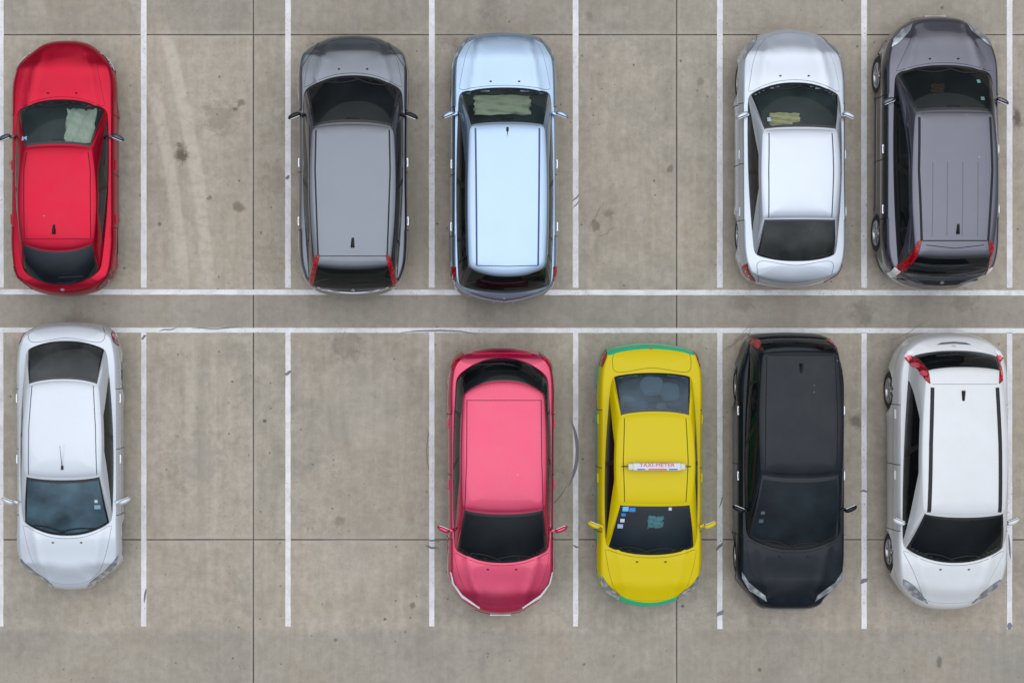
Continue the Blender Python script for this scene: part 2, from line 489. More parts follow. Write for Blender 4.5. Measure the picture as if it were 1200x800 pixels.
def line_mat():
    """worn white road paint: concrete shows through chips, rubber marks run over it"""
    m, nt, b = new_mat('line_paint')
    s = scr(m); P, X, Y = world_xy(nt)
    n1 = s.noise(P, 3.5, 6, 0.68, 0.4); n2 = s.noise(P, 22, 5, 0.7); n3 = s.noise(P, 0.9, 3)
    col = s.mix(s.mr(n1, 0.35, 0.68), (0.82, 0.82, 0.83, 1), (0.66, 0.655, 0.66, 1))
    col = s.mul(col, s.mr(n2, 0.3, 0.7, 0.93, 1.04))
    chip = s.math('MULTIPLY', s.mr(n2, 0.56, 0.65), s.mr(n3, 0.44, 0.58))
    chip = s.math('MAXIMUM', chip, s.mr(s.math('ADD', n1, s.math('MULTIPLY', n2, 0.25)), 0.82, 0.88))
    col = s.mix(s.math('MULTIPLY', chip, 0.8), col, (0.33, 0.30, 0.26, 1))
    # rubber and grime
    g2 = s.noise(s.mapping(P, (1, 1, 1), (3, 7, 0)), 2.1, 6, 0.7, 0.8)
    col = s.mix(s.mr(g2, 0.62, 0.76, 0.0, 0.5), col, (0.27, 0.28, 0.33, 1))
    nt.links.new(col, b.inputs['Base Color'])
    b.inputs['Roughness'].default_value = 0.7
    return m

M['concrete'] = concrete_mat()
M['line'] = line_mat()
M['joint'] = simple('joint_sealant', (0.13, 0.11, 0.09, 1), 0.9, bump=0.3)
M['scuff'] = simple('rubber_scuff', (0.19, 0.19, 0.21, 1), 0.7)
M['crack'] = simple('crack_dirt', (0.17, 0.155, 0.135, 1), 0.9)

# ------------------------------------------------------------------ setting: ground, slabs, painted lines
g = mk('ground', [(-1500, -1500, -0.045), (1500, -1500, -0.045), (1500, 1500, -0.045), (-1500, 1500, -0.045)], [(0, 1, 2, 3)], M['concrete'], smooth=False)
g['kind'] = 'structure'
g = mk('joint_bed', [(-34, -38, -0.032), (32.5, -38, -0.032), (32.5, 40.5, -0.032), (-34, 40.5, -0.032)], [(0, 1, 2, 3)], M['joint'], smooth=False)
g['kind'] = 'structure'
pav = bpy.data.objects.new('pavement', None); COL.objects.link(pav); pav['kind'] = 'structure'
DX, DY = 496 / PPM, 591 / PPM
rs = random.Random(3)
for i in range(-4, 5):
    for j in range(-4, 5):
        x0, x1 = gx(297) + i * DX, gx(297) + (i + 1) * DX
        y0, y1 = gy(632) + j * DY, gy(632) + (j + 1) * DY
        q = 0.0065; zt = 0.0 - rs.random() * 0.0015; e = 0.006
        vs_ = []; zb = -0.028
        n = 14
        ring = []
        for (ax, ay, bx, by) in ((x0 + q, y0 + q, x1 - q, y0 + q), (x1 - q, y0 + q, x1 - q, y1 - q), (x1 - q, y1 - q, x0 + q, y1 - q), (x0 + q, y1 - q, x0 + q, y0 + q)):
            for k in range(n):
                t = k / n; jx = rs.uniform(-1, 1) * 0.003; jy = rs.uniform(-1, 1) * 0.003
                if k == 0: jx = jy = 0
                ring.append((lerp(ax, bx, t) + jx, lerp(ay, by, t) + jy))
        cxm, cym = (x0 + x1) / 2, (y0 + y1) / 2
        def shr(p, d): return (p[0] + (d if p[0] < cxm else -d) * (abs(p[0] - cxm) > (x1 - x0) / 2 - 0.05), p[1] + (d if p[1] < cym else -d) * (abs(p[1] - cym) > (y1 - y0) / 2 - 0.05))
        N = len(ring)
        V = [(p[0], p[1], zb) for p in ring] + [(p[0], p[1], zt - e) for p in ring] + [(*shr(p, e), zt) for p in ring]
        Fc = []
        for a in range(2):
            for k in range(N):
                k2 = (k + 1) % N
                Fc.append((a * N + k, a * N + k2, (a + 1) * N + k2, (a + 1) * N + k))
        Fc.append(tuple(range(2 * N, 3 * N)))
        mk('concrete_slab', V, Fc, M['concrete'], pav, smooth=False)

def line(px0, py0, px1, py1, w=0.100, seed=0):
    """painted line between two photo points on the ground; edges slightly uneven"""
    r = random.Random(seed + int(px0 * 7 + py0))
    a = Vector((gx(px0), gy(py0))); b = Vector((gx(px1), gy(py1)))
    L = (b - a).length; d = (b - a) / L; nrm = Vector((-d.y, d.x))
    n = max(4, int(L / 0.12)); V = []; Fc = []
    for k in range(n + 1):
        p = a + d * (L * k / n)
        for s_ in (-1, 1):
            o = p + nrm * s_ * (w / 2 + r.uniform(-1, 1) * 0.003)
            V.append((o.x, o.y, 0.004))
        if k: Fc.append((2 * k - 2, 2 * k - 1, 2 * k + 1, 2 * k)[::-1])
    base = len(V)
    # thickness
    V2 = [(v[0], v[1], 0.0005) for v in V]
    V += V2
    for k in range(n):
        Fc.append((2 * k, 2 * k + 2, base + 2 * k + 2, base + 2 * k))
        Fc.append((2 * k + 1, base + 2 * k + 1, base + 2 * k + 3, 2 * k + 3))
    o = mk('parking_line', V, Fc, M['line'], smooth=False)
    o['kind'] = 'structure'
    return o

XL = [1, 168.5, 337.5, 506, 674.5, 843.5, 1012.5, 1183]
for k in range(-6, 14):
    px = XL[k] if 0 <= k < 8 else 1 + 168.7 * k
    line(px, 337.2, px, -8)
    yb = 733.5 if k < 5 else 736.5
    line(px, 389.8, px, yb, 0.092)
hx0, hx1 = -1060, 2250
line(hx0, 341, hx1, 344, 0.092)
line(hx0, 386, hx1, 388, 0.086)

def ribbon_flat(name, pts, w, mat, z=0.006, kind='structure'):
    V = []; Fc = []
    n = len(pts)
    for k, p in enumerate(pts):
        a = Vector(pts[max(0, k - 1)]); b = Vector(pts[min(n - 1, k + 1)])
        d = (b - a).normalized(); nr = Vector((-d.y, d.x))
        ww = w * (min(1, 0.25 + 3.0 * min(k, n - 1 - k) / n)) * 0.5
        for s_ in (-1, 1):
            V.append((p[0] + nr.x * ww * s_, p[1] + nr.y * ww * s_, z))
        if k: Fc.append((2 * k - 2, 2 * k, 2 * k + 1, 2 * k - 1))
    o = mk(name, V, Fc, mat, smooth=False)
    if kind: o['kind'] = kind
    return o
# dark swerve mark over the line beside the centre red car, and its thin continuation
def arc(cx, cy, r, a0, a1, n=24): return [(gx(cx + r * math.cos(math.radians(lerp(a0, a1, k / n)))), gy(cy + r * math.sin(math.radians(lerp(a0, a1, k / n))))) for k in range(n + 1)]
ribbon_flat('tyre_mark', arc(588, 528, 88.5, -24, 28), 0.060, M['scuff'], 0.0065)
ribbon_flat('tyre_mark', arc(588, 528, 86.5, 26, 62), 0.018, M['crack'], 0.003)
ribbon_flat('tyre_mark', arc(588, 528, 88, 160, 205), 0.012, M['crack'], 0.003)
ribbon_flat('tyre_mark', [(gx(x), gy(y)) for x, y in ((470, 389.5), (490, 387.8), (515, 387.2), (540, 388.2), (560, 391))], 0.030, M['scuff'], 0.0065)
for (x, y, dx, dy, w) in ((337.5, 437, 9, -4, 0.05), (1012.5, 575, 10, 0, 0.035), (1012.5, 680, 9, -5, 0.07), (168.5, 395, 6, -5, 0.04), (675, 232, 8, -8, 0.025), (675, 240, 8, -9, 0.02),
                          (843, 640, 8, -9, 0.05), (844, 718, 8, -6, 0.07), (1183, 733, 4, 7, 0.09), (506, 641, 16, 3, 0.04), (170, 697, 2, -16, 0.035), (508, 633, 14, 2, 0.03),
                          (845, 588, 4, -14, 0.02), (337, 208, 5, -3, 0.05), (675, 640, 8, 2, 0.03), (255, 384.5, 60, -1, 0.02), (197, 386, 22, -3, 0.02), (1183, 640, 2, 30, 0.03)):
    ribbon_flat('tyre_mark', [(gx(x + dx * (t - .5)), gy(y + dy * (t - .5) + math.sin(t * 9 + x) * 0.6)) for t in [k / 8 for k in range(9)]], w, M['scuff'], 0.007)
# wandering hairline scratches near the black car
rr_ = random.Random(5)
for (x, y, dx, dy) in ((846, 410, 34, -26), (850, 406, 36, -22), (856, 398, 30, -10), (690, 262, 18, -22), (700, 275, 20, -6), (1040, 398, 50, -22)):
    pts = []
    for k in range(15):
        t = k / 14
        pts.append((gx(x + dx * t + rr_.uniform(-1, 1) * 1.1), gy(y + dy * t + math.sin(t * 5) * 3 + rr_.uniform(-1, 1) * 1.1)))
    ribbon_flat('hairline_crack', pts, 0.007, M['crack'], 0.0062)

# ------------------------------------------------------------------ wheels (shared meshes)
def wheel_meshes(R=0.325, Wd=0.20):
    bm = bmesh.new()
    h = Wd / 2
    prof = [(R * 0.66, -h * 0.9), (R * 0.72, -h), (R * 0.86, -h * 1.03), (R * 0.96, -h * 0.93), (R, -h * 0.72), (R, -h * 0.25), (R * 0.985, -h * 0.22), (R * 0.985, -h * 0.17), (R, -h * 0.14), (R, h * 0.14),
            (R * 0.985, h * 0.17), (R * 0.985, h * 0.22), (R, h * 0.25), (R, h * 0.72), (R * 0.96, h * 0.93), (R * 0.86, h * 1.03), (R * 0.72, h), (R * 0.66, h * 0.9)]
    lathe_y(bm, prof, 40)
    tyre = bm_mesh('wheel', bm, M['rubber'])
    bm = bmesh.new()
    rr = R * 0.67
    lathe_y(bm, [(rr * 1.01, h * 0.92), (rr * 0.97, h * 0.98), (rr * 0.93, h * 0.90), (rr * 0.90, h * 0.5), (rr * 0.86, h * 0.0), (rr * 0.2, -h * 0.1), (0.001, -h * 0.1)], 40)
    lathe_y(bm, [(0.055, h * 0.1), (0.055, h * 0.72), (0.045, h * 0.80), (0.001, h * 0.82)], 16)
    for k in range(5):
        for off in (-0.13, 0.13):
            a = 2 * PI * k / 5 + off
            m = Matrix.Rotation(-a, 4, 'Y')
            rbox(bm, (0, 0, 0), (rr * 0.86, 0.03, 0.028), 0.006, m @ Matrix.Translation((rr * 0.48, h * 0.72, 0)))
    rim = bm_mesh('rim', bm, M['alloy'])
    return tyre, rim
WHEEL = wheel_meshes()

def mirror_mesh(name, mat):
    """door mirror, local +x outward, +y forward"""
    bm = bmesh.new()
    bmesh.ops.create_uvsphere(bm, u_segments=20, v_segments=12, radius=1)
    for v in bm.verts:
        c = v.co
        def se(t, p): return math.copysign(abs(t) ** p, t)
        x, y, z = se(c.x, 0.75), se(c.y, 0.8), se(c.z, 0.7)
        taper = 1 - 0.22 * (x + 1) * 0.5
        y2 = y * 0.062 * taper
        if y < 0: y2 *= 0.45
        v.co = Vector((x * 0.115, y2 + 0.015 - 0.02 * (x * 0.5) ** 2, z * 0.075 * taper))
    rbox(bm, (-0.125, -0.005, -0.045), (0.09, 0.045, 0.03), 0.01)
    return bm_mesh(name, bm, mat)

def mirror_glass_mesh():
    bm = bmesh.new()
    rbox(bm, (0.0, -0.016, 0.0), (0.17, 0.006, 0.10), 0.002)
    return bm_mesh('mirror_glass', bm, M['mirror'], False)
MGLASS = mirror_glass_mesh()

# ------------------------------------------------------------------ the car builder
class Car:
    def __init__(s, sp):
        s.sp = sp
        s.dir = sp['dir']
        yf, yr = sp['out'][0][0], sp['out'][-1][0]
        zb = 0.5
        s.Y0 = (s.uy(yf, zb) + s.uy(yr, zb)) / 2
        s.X0 = CX + (sp['cx'] - VX) * (H - 0.7) / F
        s.root = bpy.data.objects.new(sp['name'], None)
        COL.objects.link(s.root)
        s.root.location = (s.X0, s.Y0, 0)
        s.root.rotation_euler = (0, 0, (0 if s.dir > 0 else PI) + math.radians(sp.get('yaw', 0)))
        s.root['label'] = sp['label']; s.root['category'] = sp['cat']
        if 'group' in sp: s.root['group'] = sp['group']
        s.build()
    # photo pixel -> metres.  local frame: y forward, x to the right of the driver
    def uy(s, py, z): return (VY - py) * (H - z) / F
    def L(s, py, z): return s.dir * (s.uy(py, z) - s.Y0)
    def W(s, hp, z): return hp * (H - z) / F

    def w_at(s, u):
        o = s.outl
        if u >= o[0][0] or u <= o[-1][0]: return 0.0
        lo, hi = 0, len(o) - 1
        while hi - lo > 1:
            m = (lo + hi) // 2
            if o[m][0] > u: lo = m
            else: hi = m
        t = (u - o[lo][0]) / (o[hi][0] - o[lo][0] - 1e-9)
        return lerp(o[lo][1], o[hi][1], min(1, max(0, t)))
    def zs(s, u): return interp(s.zk, s.zsv, u)
    def zc(s, u): return interp(s.zk, s.zcv, u)
    def zdeck(s, u, y):
        w = max(0.05, s.w_at(u)); r = min(1, abs(y) / w)
        return s.zc(u) * (1 - r ** 3) + s.zs(u) * r ** 3

    def build(s):
        sp = s.sp; P = sp['paint']
        # ---- plan outline of the body
        pts = [(s.L(py, 0.5), s.W(hp, 0.5)) for py, hp in sp['out']]
        ph0 = (pts[1][0], -pts[1][1]); ph1 = (pts[-2][0], -pts[-2][1])
        dense = crom([ph0] + pts + [ph1], 12)
        NC = 170
        s.outl = resample(dense, NC)
        uF, uR = pts[0][0], pts[-1][0]
        s.uF, s.uR = uF, uR
        zr = sp['zr']; belt = sp['belt']; cowl = sp['cowl']; hf = sp['hoodf']; rear = sp['rearz']
        ub = s.L(sp['wsb'][0], cowl); ube = s.L(sp['wsb'][1], belt)
        rb_c = s.L(sp['rgb'][0], rear); rb_e = s.L(sp['rgb'][1], rear)
        # centre-line and shoulder heights, from tail to nose
        s.zk = [uR, uR + 0.12, rb_c, (rb_c + ub) / 2, ube - 0.2, ub, lerp(ub, uF, 0.5), uF - 0.18, uF]
        s.zcv = [rear - 0.05, rear - 0.01, rear + 0.01, belt + 0.05, cowl + 0.01, cowl, lerp(cowl, hf, 0.38) + 0.01, hf + 0.05, hf + 0.01]
        s.zsv = [rear - 0.12, rear - 0.07, rear - 0.05, belt - 0.04, belt - 0.05, cowl - 0.07, lerp(cowl, hf, 0.45) - 0.05, hf - 0.03, hf - 0.05]
        ua_f = uF - sp.get('of', 0.90); ua_r = uR + sp.get('orr', 0.92)
        s.ua = (ua_f, ua_r)
        RA = 0.375
        # ---- lower body rings
        q = [0.0, 0.1, 0.2, 0.32, 0.44, 0.56, 0.66, 0.75, 0.83, 0.90, 0.955, 1.0]
        iS = [.05, .02, .008, .0, .0, .004, .002, .0, .006, .016, .032, .058]
        iN = [.16, .07, .03, .008, .0, .0, .010, .022, .038, .056, .078, .108]
        iT = [.12, .05, .02, .0, .0, .006, .018, .03, .042, .055, .07, .095]
        def nrm(i):
            o = s.outl
            a = o[max(0, i - 1)]; b = o[min(NC, i + 1)]
            du, dw = b[0] - a[0], b[1] - a[1]
            l = math.hypot(du, dw) + 1e-9
            n = (dw / l, -du / l)   # outward: du<0 towards tail -> +w
            return (n[0], n[1]) if not (i == 0 or i == NC) else ((1, 0) if i == 0 else (-1, 0))
        cols = []      # per column: list of (u,w,z)
        for i in range(NC + 1):
            u, w = s.outl[i]; n = nrm(i)
            zsh = s.zs(u)
            zb = 0.17
            d = 1e9
            for c in s.ua:
                if abs(u - c) < RA and w > 0.6:
                    zb = max(zb, 0.325 + math.sqrt(max(0, RA * RA - (u - c) ** 2)) * 1.0)
                d = min(d, abs(u - c))
            wn = sstep(0.35, 0.95, n[0]); wt_ = sstep(0.35, 0.95, -n[0])
            col = []
            for j, qq in enumerate(q):
                z = 0.17 + (zsh - 0.17) * qq
                ins = iS[j] * (1 - wn - wt_) + iN[j] * wn + iT[j] * wt_
                if z < zb:
                    zz = zb
                    t = (zb - 0.17) / (zsh - 0.17)
                    ins = interp(q, iS, t)
                    z = zz
                flare = 0.018 * math.exp(-(((math.hypot(d, z - 0.325) - RA) / 0.09) ** 2)) if w > 0.6 else 0
                ins -= flare
                # waist crease along the doors
                if w > 0.6: ins += 0.010 * math.exp(-((qq - 0.60) / 0.08) ** 2) - 0.006 * math.exp(-((qq - 0.76) / 0.05) ** 2)
                uu = u - n[0] * ins; ww = w - n[1] * ins
                col.append((uu, max(0.0, ww) if 0 < i < NC else 0.0, z))
            cols.append(col)
        nq = len(q)
        # deck rings
        R_ = [0.975, 0.945, 0.91, 0.87, 0.82, 0.76, 0.69, 0.61, 0.52, 0.42, 0.31, 0.20, 0.10, 0.0]
        sf, sr_ = uF - 0.55, uR + 0.5
        for i in range(NC + 1):
            o = cols[i][-1]; su = min(sf, max(sr_, o[0]))
            for r in R_:
                u = lerp(su, o[0], r); w = o[1] * r
                z = s.zc(u) * (1 - r ** 3) + o[2] * r ** 3 if r < 1 else o[2]
                # raised power crease on the bonnet
                if u > ub - 0.1:
                    hw = 0.62 * s.w_at(min(u, uF - .4)); z += 0.020 * math.exp(-((w - hw * (0.75 + 0.25 * (1 - (u - ub) / max(.1, uF - ub)))) / 0.05) ** 2) * sstep(uF, uF - 0.3, u)
                cols[i].append((u, w, z))
        nt_ = len(cols[0])
        # ---- greenhouse loops
        NF, NS, NR = 22, 56, 22
        zrf = zr - 0.085; zre = zr - sp.get('rdrop', 0.10)
        bA, bM, bC = sp['gb']; tA, tM, tC = sp['gt']
        def loop(fc, fe, wA, wM, wC, rc, re, wpow=2.3, wrpow=2.3):
            P_ = []
            for k in range(NF):
                t = k / NF
                P_.append((lerp(fc, fe, t ** wpow), wA * t))
            for k in range(NS + 1):
                t = k / NS
                # quadratic through wA, wM, wC, a little fuller at the ends
                a = 2 * wA + 2 * wC - 4 * wM; b = -3 * wA - wC + 4 * wM
                P_.append((lerp(fe, re, t), wA + b * t + a * t * t))
            for k in range(1, NR + 1):
                t = 1 - k / NR
                P_.append((lerp(rc, re, t ** wrpow), wC * t))
            for it in range(5):
                Q = list(P_)
                for c in (NF, NF + NS):
                    for k in range(c - 3, c + 4):
                        Q[k] = tuple((P_[k - 1][a] + 2 * P_[k][a] + P_[k + 1][a]) / 4 for a in (0, 1))
                P_ = Q
            return P_
        tf_c = s.L(sp['wst'][0], zrf); tf_e = s.L(sp['wst'][1], zrf)
        tr_c = s.L(sp['rr'][0], zre); tr_e = s.L(sp['rr'][1], zre)
        L0 = loop(ub + 0.01, ube + 0.01, s.W(bA, belt), s.W(bM, belt), s.W(bC, belt), rb_c - 0.01, rb_e - 0.01, sp.get('wp', 2.2))
        L1 = loop(tf_c, tf_e, s.W(tA, zrf), s.W(tM, zrf), s.W(tC, zre), tr_c, tr_e, 2.4)
        NL = len(L0)
        ks = [0.0, 0.03, 0.075, 0.14, 0.26, 0.38, 0.50, 0.62, 0.74, 0.85, 0.915, 0.965, 1.0]
        nk = len(ks)
        def zroof(u):
            t = (tf_c - u) / (tf_c - tr_c)
            return zr - 0.050 * ((t - 0.42) / 0.42) ** 2 * (1 if t < 0.42 else (0.42 / 0.58) ** 2 * (zr - zre + 0.0) / 0.085)
        G = []
        for i in range(NL):
            a, b = L0[i], L1[i]
            z0 = s.zdeck(a[0], a[1]) - 0.012
            z1 = zroof(b[0]) - 0.045
            col = []
            # side glass narrows to a point at both ends, as the frame rises and falls
            kk_ = list(ks)
            if NF <= i <= NF + NS:
                t = (i - NF) / NS; w0, w1 = sp['win'][0][0], sp['win'][-1][1]
                fr_ = min(1, max(0, (t - w0 + 0.008) / 0.26)) ** 0.55
                rr_e = 1.0 if sp.get('wrap') else min(1, max(0, (w1 + 0.005 - t) / sp.get('pinch', 0.20))) ** 0.5
                km = 0.085 + (0.735 if not sp.get('tallglass') else 0.78) * fr_ * rr_e
                top = nk - 4
                for j in range(2, top + 1): kk_[j] = lerp(0.075, km, (j - 2) / (top - 2))
                kk_[top + 1] = km + 0.035; kk_[top + 2] = lerp(km + 0.035, 1, 0.5)
            for k in kk_:
                bul = math.sin(PI * k)
                front = sstep(0.0, 1.0, min(1, max(0, (NF - i) / 4 + .5))); back = sstep(0, 1, min(1, max(0, (i - NF - NS) / 4 + .5)))
                side = 1 - front - back
                u = lerp(a[0], b[0], k) + bul * (0.02 * front - 0.025 * back)
                w = lerp(a[1], b[1], k ** (1.0 + 0.25 * side)) + bul * 0.012 * side
                z = lerp(z0, z1, k ** (0.97)) + bul * 0.035 * (front + back)
                col.append((u, w if 0 < i < NL - 1 else 0.0, z))
            G.append(col)
        RR = [0.985, 0.965, 0.935, 0.89, 0.83, 0.75, 0.65, 0.52, 0.38, 0.22, 0.10, 0.0]
        s1, s2 = tf_c - 0.5, tr_c + 0.4
        for i in range(NL):
            o = G[i][-1]; su = min(s1, max(s2, o[0]))
            for r in RR:
                u = lerp(su, o[0], r); w = o[1] * r
                e = r ** 14
                z = (zroof(u) - 0.022 * r ** 3) * (1 - e) + o[2] * e
                G[i].append((u, w, z))
        # roof gutter groove handled by ribbons
        ng = len(G[0])
        # inner opening of the deck: hole under the glasshouse
        def in_hole(u, w):
            # within the base loop, shrunk
            best = None
            for i in range(NL - 1):
                pass
            return False
        hole = [(p[0] - 0.05 * (1 if k < NF else 0) + 0.05 * (1 if k > NF + NS else 0), max(0, p[1] - 0.05)) for k, p in enumerate(L0)]
        hp = hole + [(p[0], -p[1]) for p in hole[::-1]]
        def inside(x, y):
            c = False; j = len(hp) - 1
            for i in range(len(hp)):
                xi, yi = hp[i]; xj, yj = hp[j]
                if (yi > y) != (yj > y) and x < (xj - xi) * (y - yi) / (yj - yi + 1e-12) + xi: c = not c
                j = i
            return c
        # ---- split lower body into parts
        db = sp.get('door_cuts')
        dF = ua_f - 0.43; dR = ua_r + 0.22
        dM = lerp(dF, dR, sp.get('bsplit', 0.52))
        ci = lambda u_: min(range(NC + 1), key=lambda k: abs(s.outl[k][0] - u_) + (0 if s.outl[k][1] > .55 else 9))
        cF, cM, cR = ci(dF), ci(dM), ci(dR)
        clad_q = sp.get('clad', None)      # (ring index sides, ring index nose, ring index tail)
        acc = {}
        def put(key, verts4):
            a = acc.setdefault(key, ([], [], {}))
            V, Fc, idx = a
            f = []
            for v in verts4:
                kk = (round(v[0], 5), round(v[1], 5), round(v[2], 5))
                if kk not in idx:
                    idx[kk] = len(V); V.append(kk)
                if idx[kk] not in f: f.append(idx[kk])
            if len(f) >= 3: Fc.append(f)
        def loc(p, sg): return (p[1] * sg, p[0], p[2])       # local x = right, y = forward
        for sg in (1, -1):
            for i in range(NC):
                for j in range(nt_ - 1):
                    a, b, c, d = cols[i][j], cols[i + 1][j], cols[i + 1][j + 1], cols[i][j + 1]
                    cu = (a[0] + b[0] + c[0] + d[0]) / 4; cw = (a[1] + b[1] + c[1] + d[1]) / 4
                    key = 'body'
                    if j >= nq - 1 and inside(cu, cw): continue
                    if clad_q:
                        n = nrm(i)
                        lim = clad_q[1] if n[0] > 0.5 else clad_q[2] if n[0] < -0.5 else clad_q[0]
                        if j < lim: key = 'clad'
                    if key == 'body' and j < nq - 1 and j >= 1:
                        if cF <= i < cM: key = ('door', sg, 0)
                        elif cM <= i < cR: key = ('door', sg, 1)
                    quad = [loc(a, sg), loc(d, sg), loc(c, sg), loc(b, sg)]
                    if sg < 0: quad = quad[::-1]
                    put(key, quad)
        # ---- greenhouse faces
        def side_t(i): return (i - NF) / NS
        win = sp['win']     # [(t0, t1, kind)]
        for sg in (1, -1):
            for i in range(NL - 1):
                for j in range(ng - 1):
                    a, b, c, d = G[i][j], G[i + 1][j], G[i + 1][j + 1], G[i][j + 1]
                    key = 'roof'
                    if j < nk - 1:
                        if i < NF - 1:                                   # windscreen
                            if 1 <= j <= nk - 3:
                                key = 'ws_seal' if (j == 1 or j == nk - 3 or i == NF - 2) else 'ws'
                        elif i >= NF + NS + 1:
                            if sp['rearwin'] and 1 <= j <= nk - 3:
                                key = 'rw_seal' if (j == 1 or j == nk - 3 or i == NF + NS + 1) else 'rw'
                        else:
                            t = side_t(i + 0.5)
                            for wi, (t0, t1, kind) in enumerate(win):
                                if t0 <= t <= t1 and 2 <= j <= nk - 4:
                                    key = ('win', sg, wi)
                            if key == 'roof' and win[0][0] - 0.02 <= t <= win[-1][1] + 0.015 and 1 <= j <= nk - 4:
                                key = ('side_seal', sg)
                            if key == 'roof' and j == 0 and sp.get('belt_trim') and win[0][0] - 0.02 <= t <= win[-1][1] + 0.02:
                                key = ('belt_trim', sg)
                            # glass that wraps round the tail corner
                            if sp.get('wrap') and t > win[-1][1] + 0.015 and 1 <= j <= nk - 3: key = 'rw_seal'
                            if sp.get('blackpillar') and t > win[-1][1] + 0.015 and 1 <= j <= nk - 3: key = 'rw_seal'
                    quad = [loc(a, sg), loc(d, sg), loc(c, sg), loc(b, sg)]
                    if sg < 0: quad = quad[::-1]
                    put(key, quad)
        root = s.root
        def emit(key, name, mat, parent=root):
            if key not in acc: return None
            V, Fc, _ = acc[key]
            o = mk(name, V, Fc, mat, parent)
            return o
        s.body = emit('body', 'body', P)
        if clad_q: emit('clad', 'lower_body', sp['cladmat'])
        s.doors = {}
        for sg in (1, -1):
            for k in (0, 1):
                s.doors[(sg, k)] = emit(('door', sg, k), 'door', P)
        emit('roof', 'roof', sp.get('roofpaint', P))
        ws = emit('ws', 'windshield', sp['glass']); s.ws = ws
        emit('ws_seal', 'window_seal', M['frit'], ws)
        if sp['rearwin']:
            rw = emit('rw', 'rear_window', sp['rglass'])
            emit('rw_seal', 'window_seal', M['frit'], rw); s.rw = rw
        for sg in (1, -1):
            emit(('side_seal', sg), 'window_frame', M['trim'])
            emit(('belt_trim', sg), 'belt_trim', M['chrome'] if sp.get('belt_trim') == 'chrome' else M['trim'])
        for sg in (1, -1):
            for wi, (t0, t1, kind) in enumerate(win):
                par = s.doors[(sg, kind)] if kind in (0, 1) else root
                emit(('win', sg, wi), 'window' if kind in (0, 1) else 'quarter_window', sp['sglass'], par)
        # ---- BVH of the whole outer shell
        V, T = [], []
        for i in range(NC + 1):
            for p in cols[i]: V.append(loc(p, 1))
        def quads(n_i, n_j, base):
            for i in range(n_i):
                for j in range(n_j - 1):
                    T.append((base + i * n_j + j, base + (i + 1) * n_j + j, base + (i + 1) * n_j + j + 1, base + i * n_j + j + 1))
        quads(NC, nt_, 0)
        bb = len(V)
        for col in G:
            for p in col: V.append(loc(p, 1))
        quads(NL - 1, ng, bb)
        s.bvh = BVHTree.FromPolygons([Vector(v) for v in V], T)
        # ---- underbody, arches
        V, Fc = [], []
        for sg in (1, -1):
            b0 = len(V)
            for i in range(NC + 1):
                u, w, z = cols[i][0]
                n = nrm(i)
                ins = 0.30 if w > 0.4 else 0.30 * w / 0.4 + 0.03
                uu = u - n[0] * min(ins, 0.3); ww = max(0, w - n[1] * min(ins, 0.3))
                for p in ((u, w, z), (uu, ww, z), (uu, ww, 0.155), (min(sf, max(sr_, uu)), 0, 0.155)):
                    V.append(loc(p, sg))
            for i in range(NC):
                for j in range(3):
                    a = b0 + i * 4 + j; f = (a, a + 4, a + 5, a + 1)
                    Fc.append(f if sg > 0 else f[::-1])
        mk('underbody', V, Fc, M['under'], root, smooth=False)
        # ---- door gaps
        for sg in (1, -1):
            for c in (cF, cM, cR):
                V, Fc = [], []
                b0 = 0
                for j in range(1, nq):
                    p = cols[c][j]
                    if j > 1 and p == cols[c][j - 1]: continue
                    for du in (-0.006, 0.006):
                        V.append(((p[1] + 0.0025) * sg, p[0] + du, p[2]))
                m = (len(V) - b0) // 2
                for k in range(m - 1):
                    f = (b0 + 2 * k, b0 + 2 * k + 1, b0 + 2 * k + 3, b0 + 2 * k + 2)
                    Fc.append(f)
                mk('door_gap', V, Fc, M['gap'], root, smooth=False)
        # ---- wheels
        for sg in (1, -1):
            for c in s.ua:
                w = s.w_at(c)
                o = link_mesh('wheel', WHEEL[0], root)
                o.location = (sg * (w - 0.168 + 2.6 * sp.get('wout', 0)), c, 0.325)
                o.rotation_euler = (0, 0, -PI / 2 if sg > 0 else PI / 2)
                link_mesh('rim', WHEEL[1], o)
        # ---- handles
        for sg in (1, -1):
            for k, (ca, cb) in enumerate(((cF, cM), (cM, cR))):
                u = lerp(s.outl[ca][0], s.outl[cb][0], 0.84)
                w = s.w_at(u); z = s.zs(u) * 0.86
                bm = bmesh.new()
                rbox(bm, (sg * (w + 0.004), u, z), (0.022, 0.16, 0.024), 0.008)
                rbox(bm, (sg * (w - 0.008), u + 0.06, z), (0.04, 0.025, 0.024), 0.006)
                rbox(bm, (sg * (w - 0.008), u - 0.06, z), (0.04, 0.025, 0.024), 0.006)
                me = bm_mesh('handle', bm, sp.get('handle', P))
                link_mesh('handle', me, s.doors[(sg, k)])
        # ---- mirrors
        mu, mo = s.L(sp['mir'][0], 1.0), s.W(sp['mir'][1], 1.0)
        me = mirror_mesh('side_mirror', sp.get('mirmat', P))
        for sg in (1, -1):
            o = link_mesh('side_mirror', me, root)
            o.location = (sg * (mo - 0.10), mu, sp['belt'] + 0.07)
            if sg > 0: o.rotation_euler = (0, 0, math.radians(-22))
            else:
                o.scale = (-1, 1, 1); o.rotation_euler = (0, 0, math.radians(22))
            link_mesh('mirror_glass', MGLASS, o)
        # ---- bonnet panel and its shut line
        zh = cowl - 0.05
        hp_ = [(s.W(hw, zh - 0.1), s.L(py, zh - 0.1)) for hw, py in sp['hood']]
        n = 12
        back = []
        wA = hp_[-1][0]
        for k in range(1, n):
            t = 1 - k / n
            back.append((wA * t, lerp(ub, ube, t ** sp.get('wp', 2.2)) + 0.035))
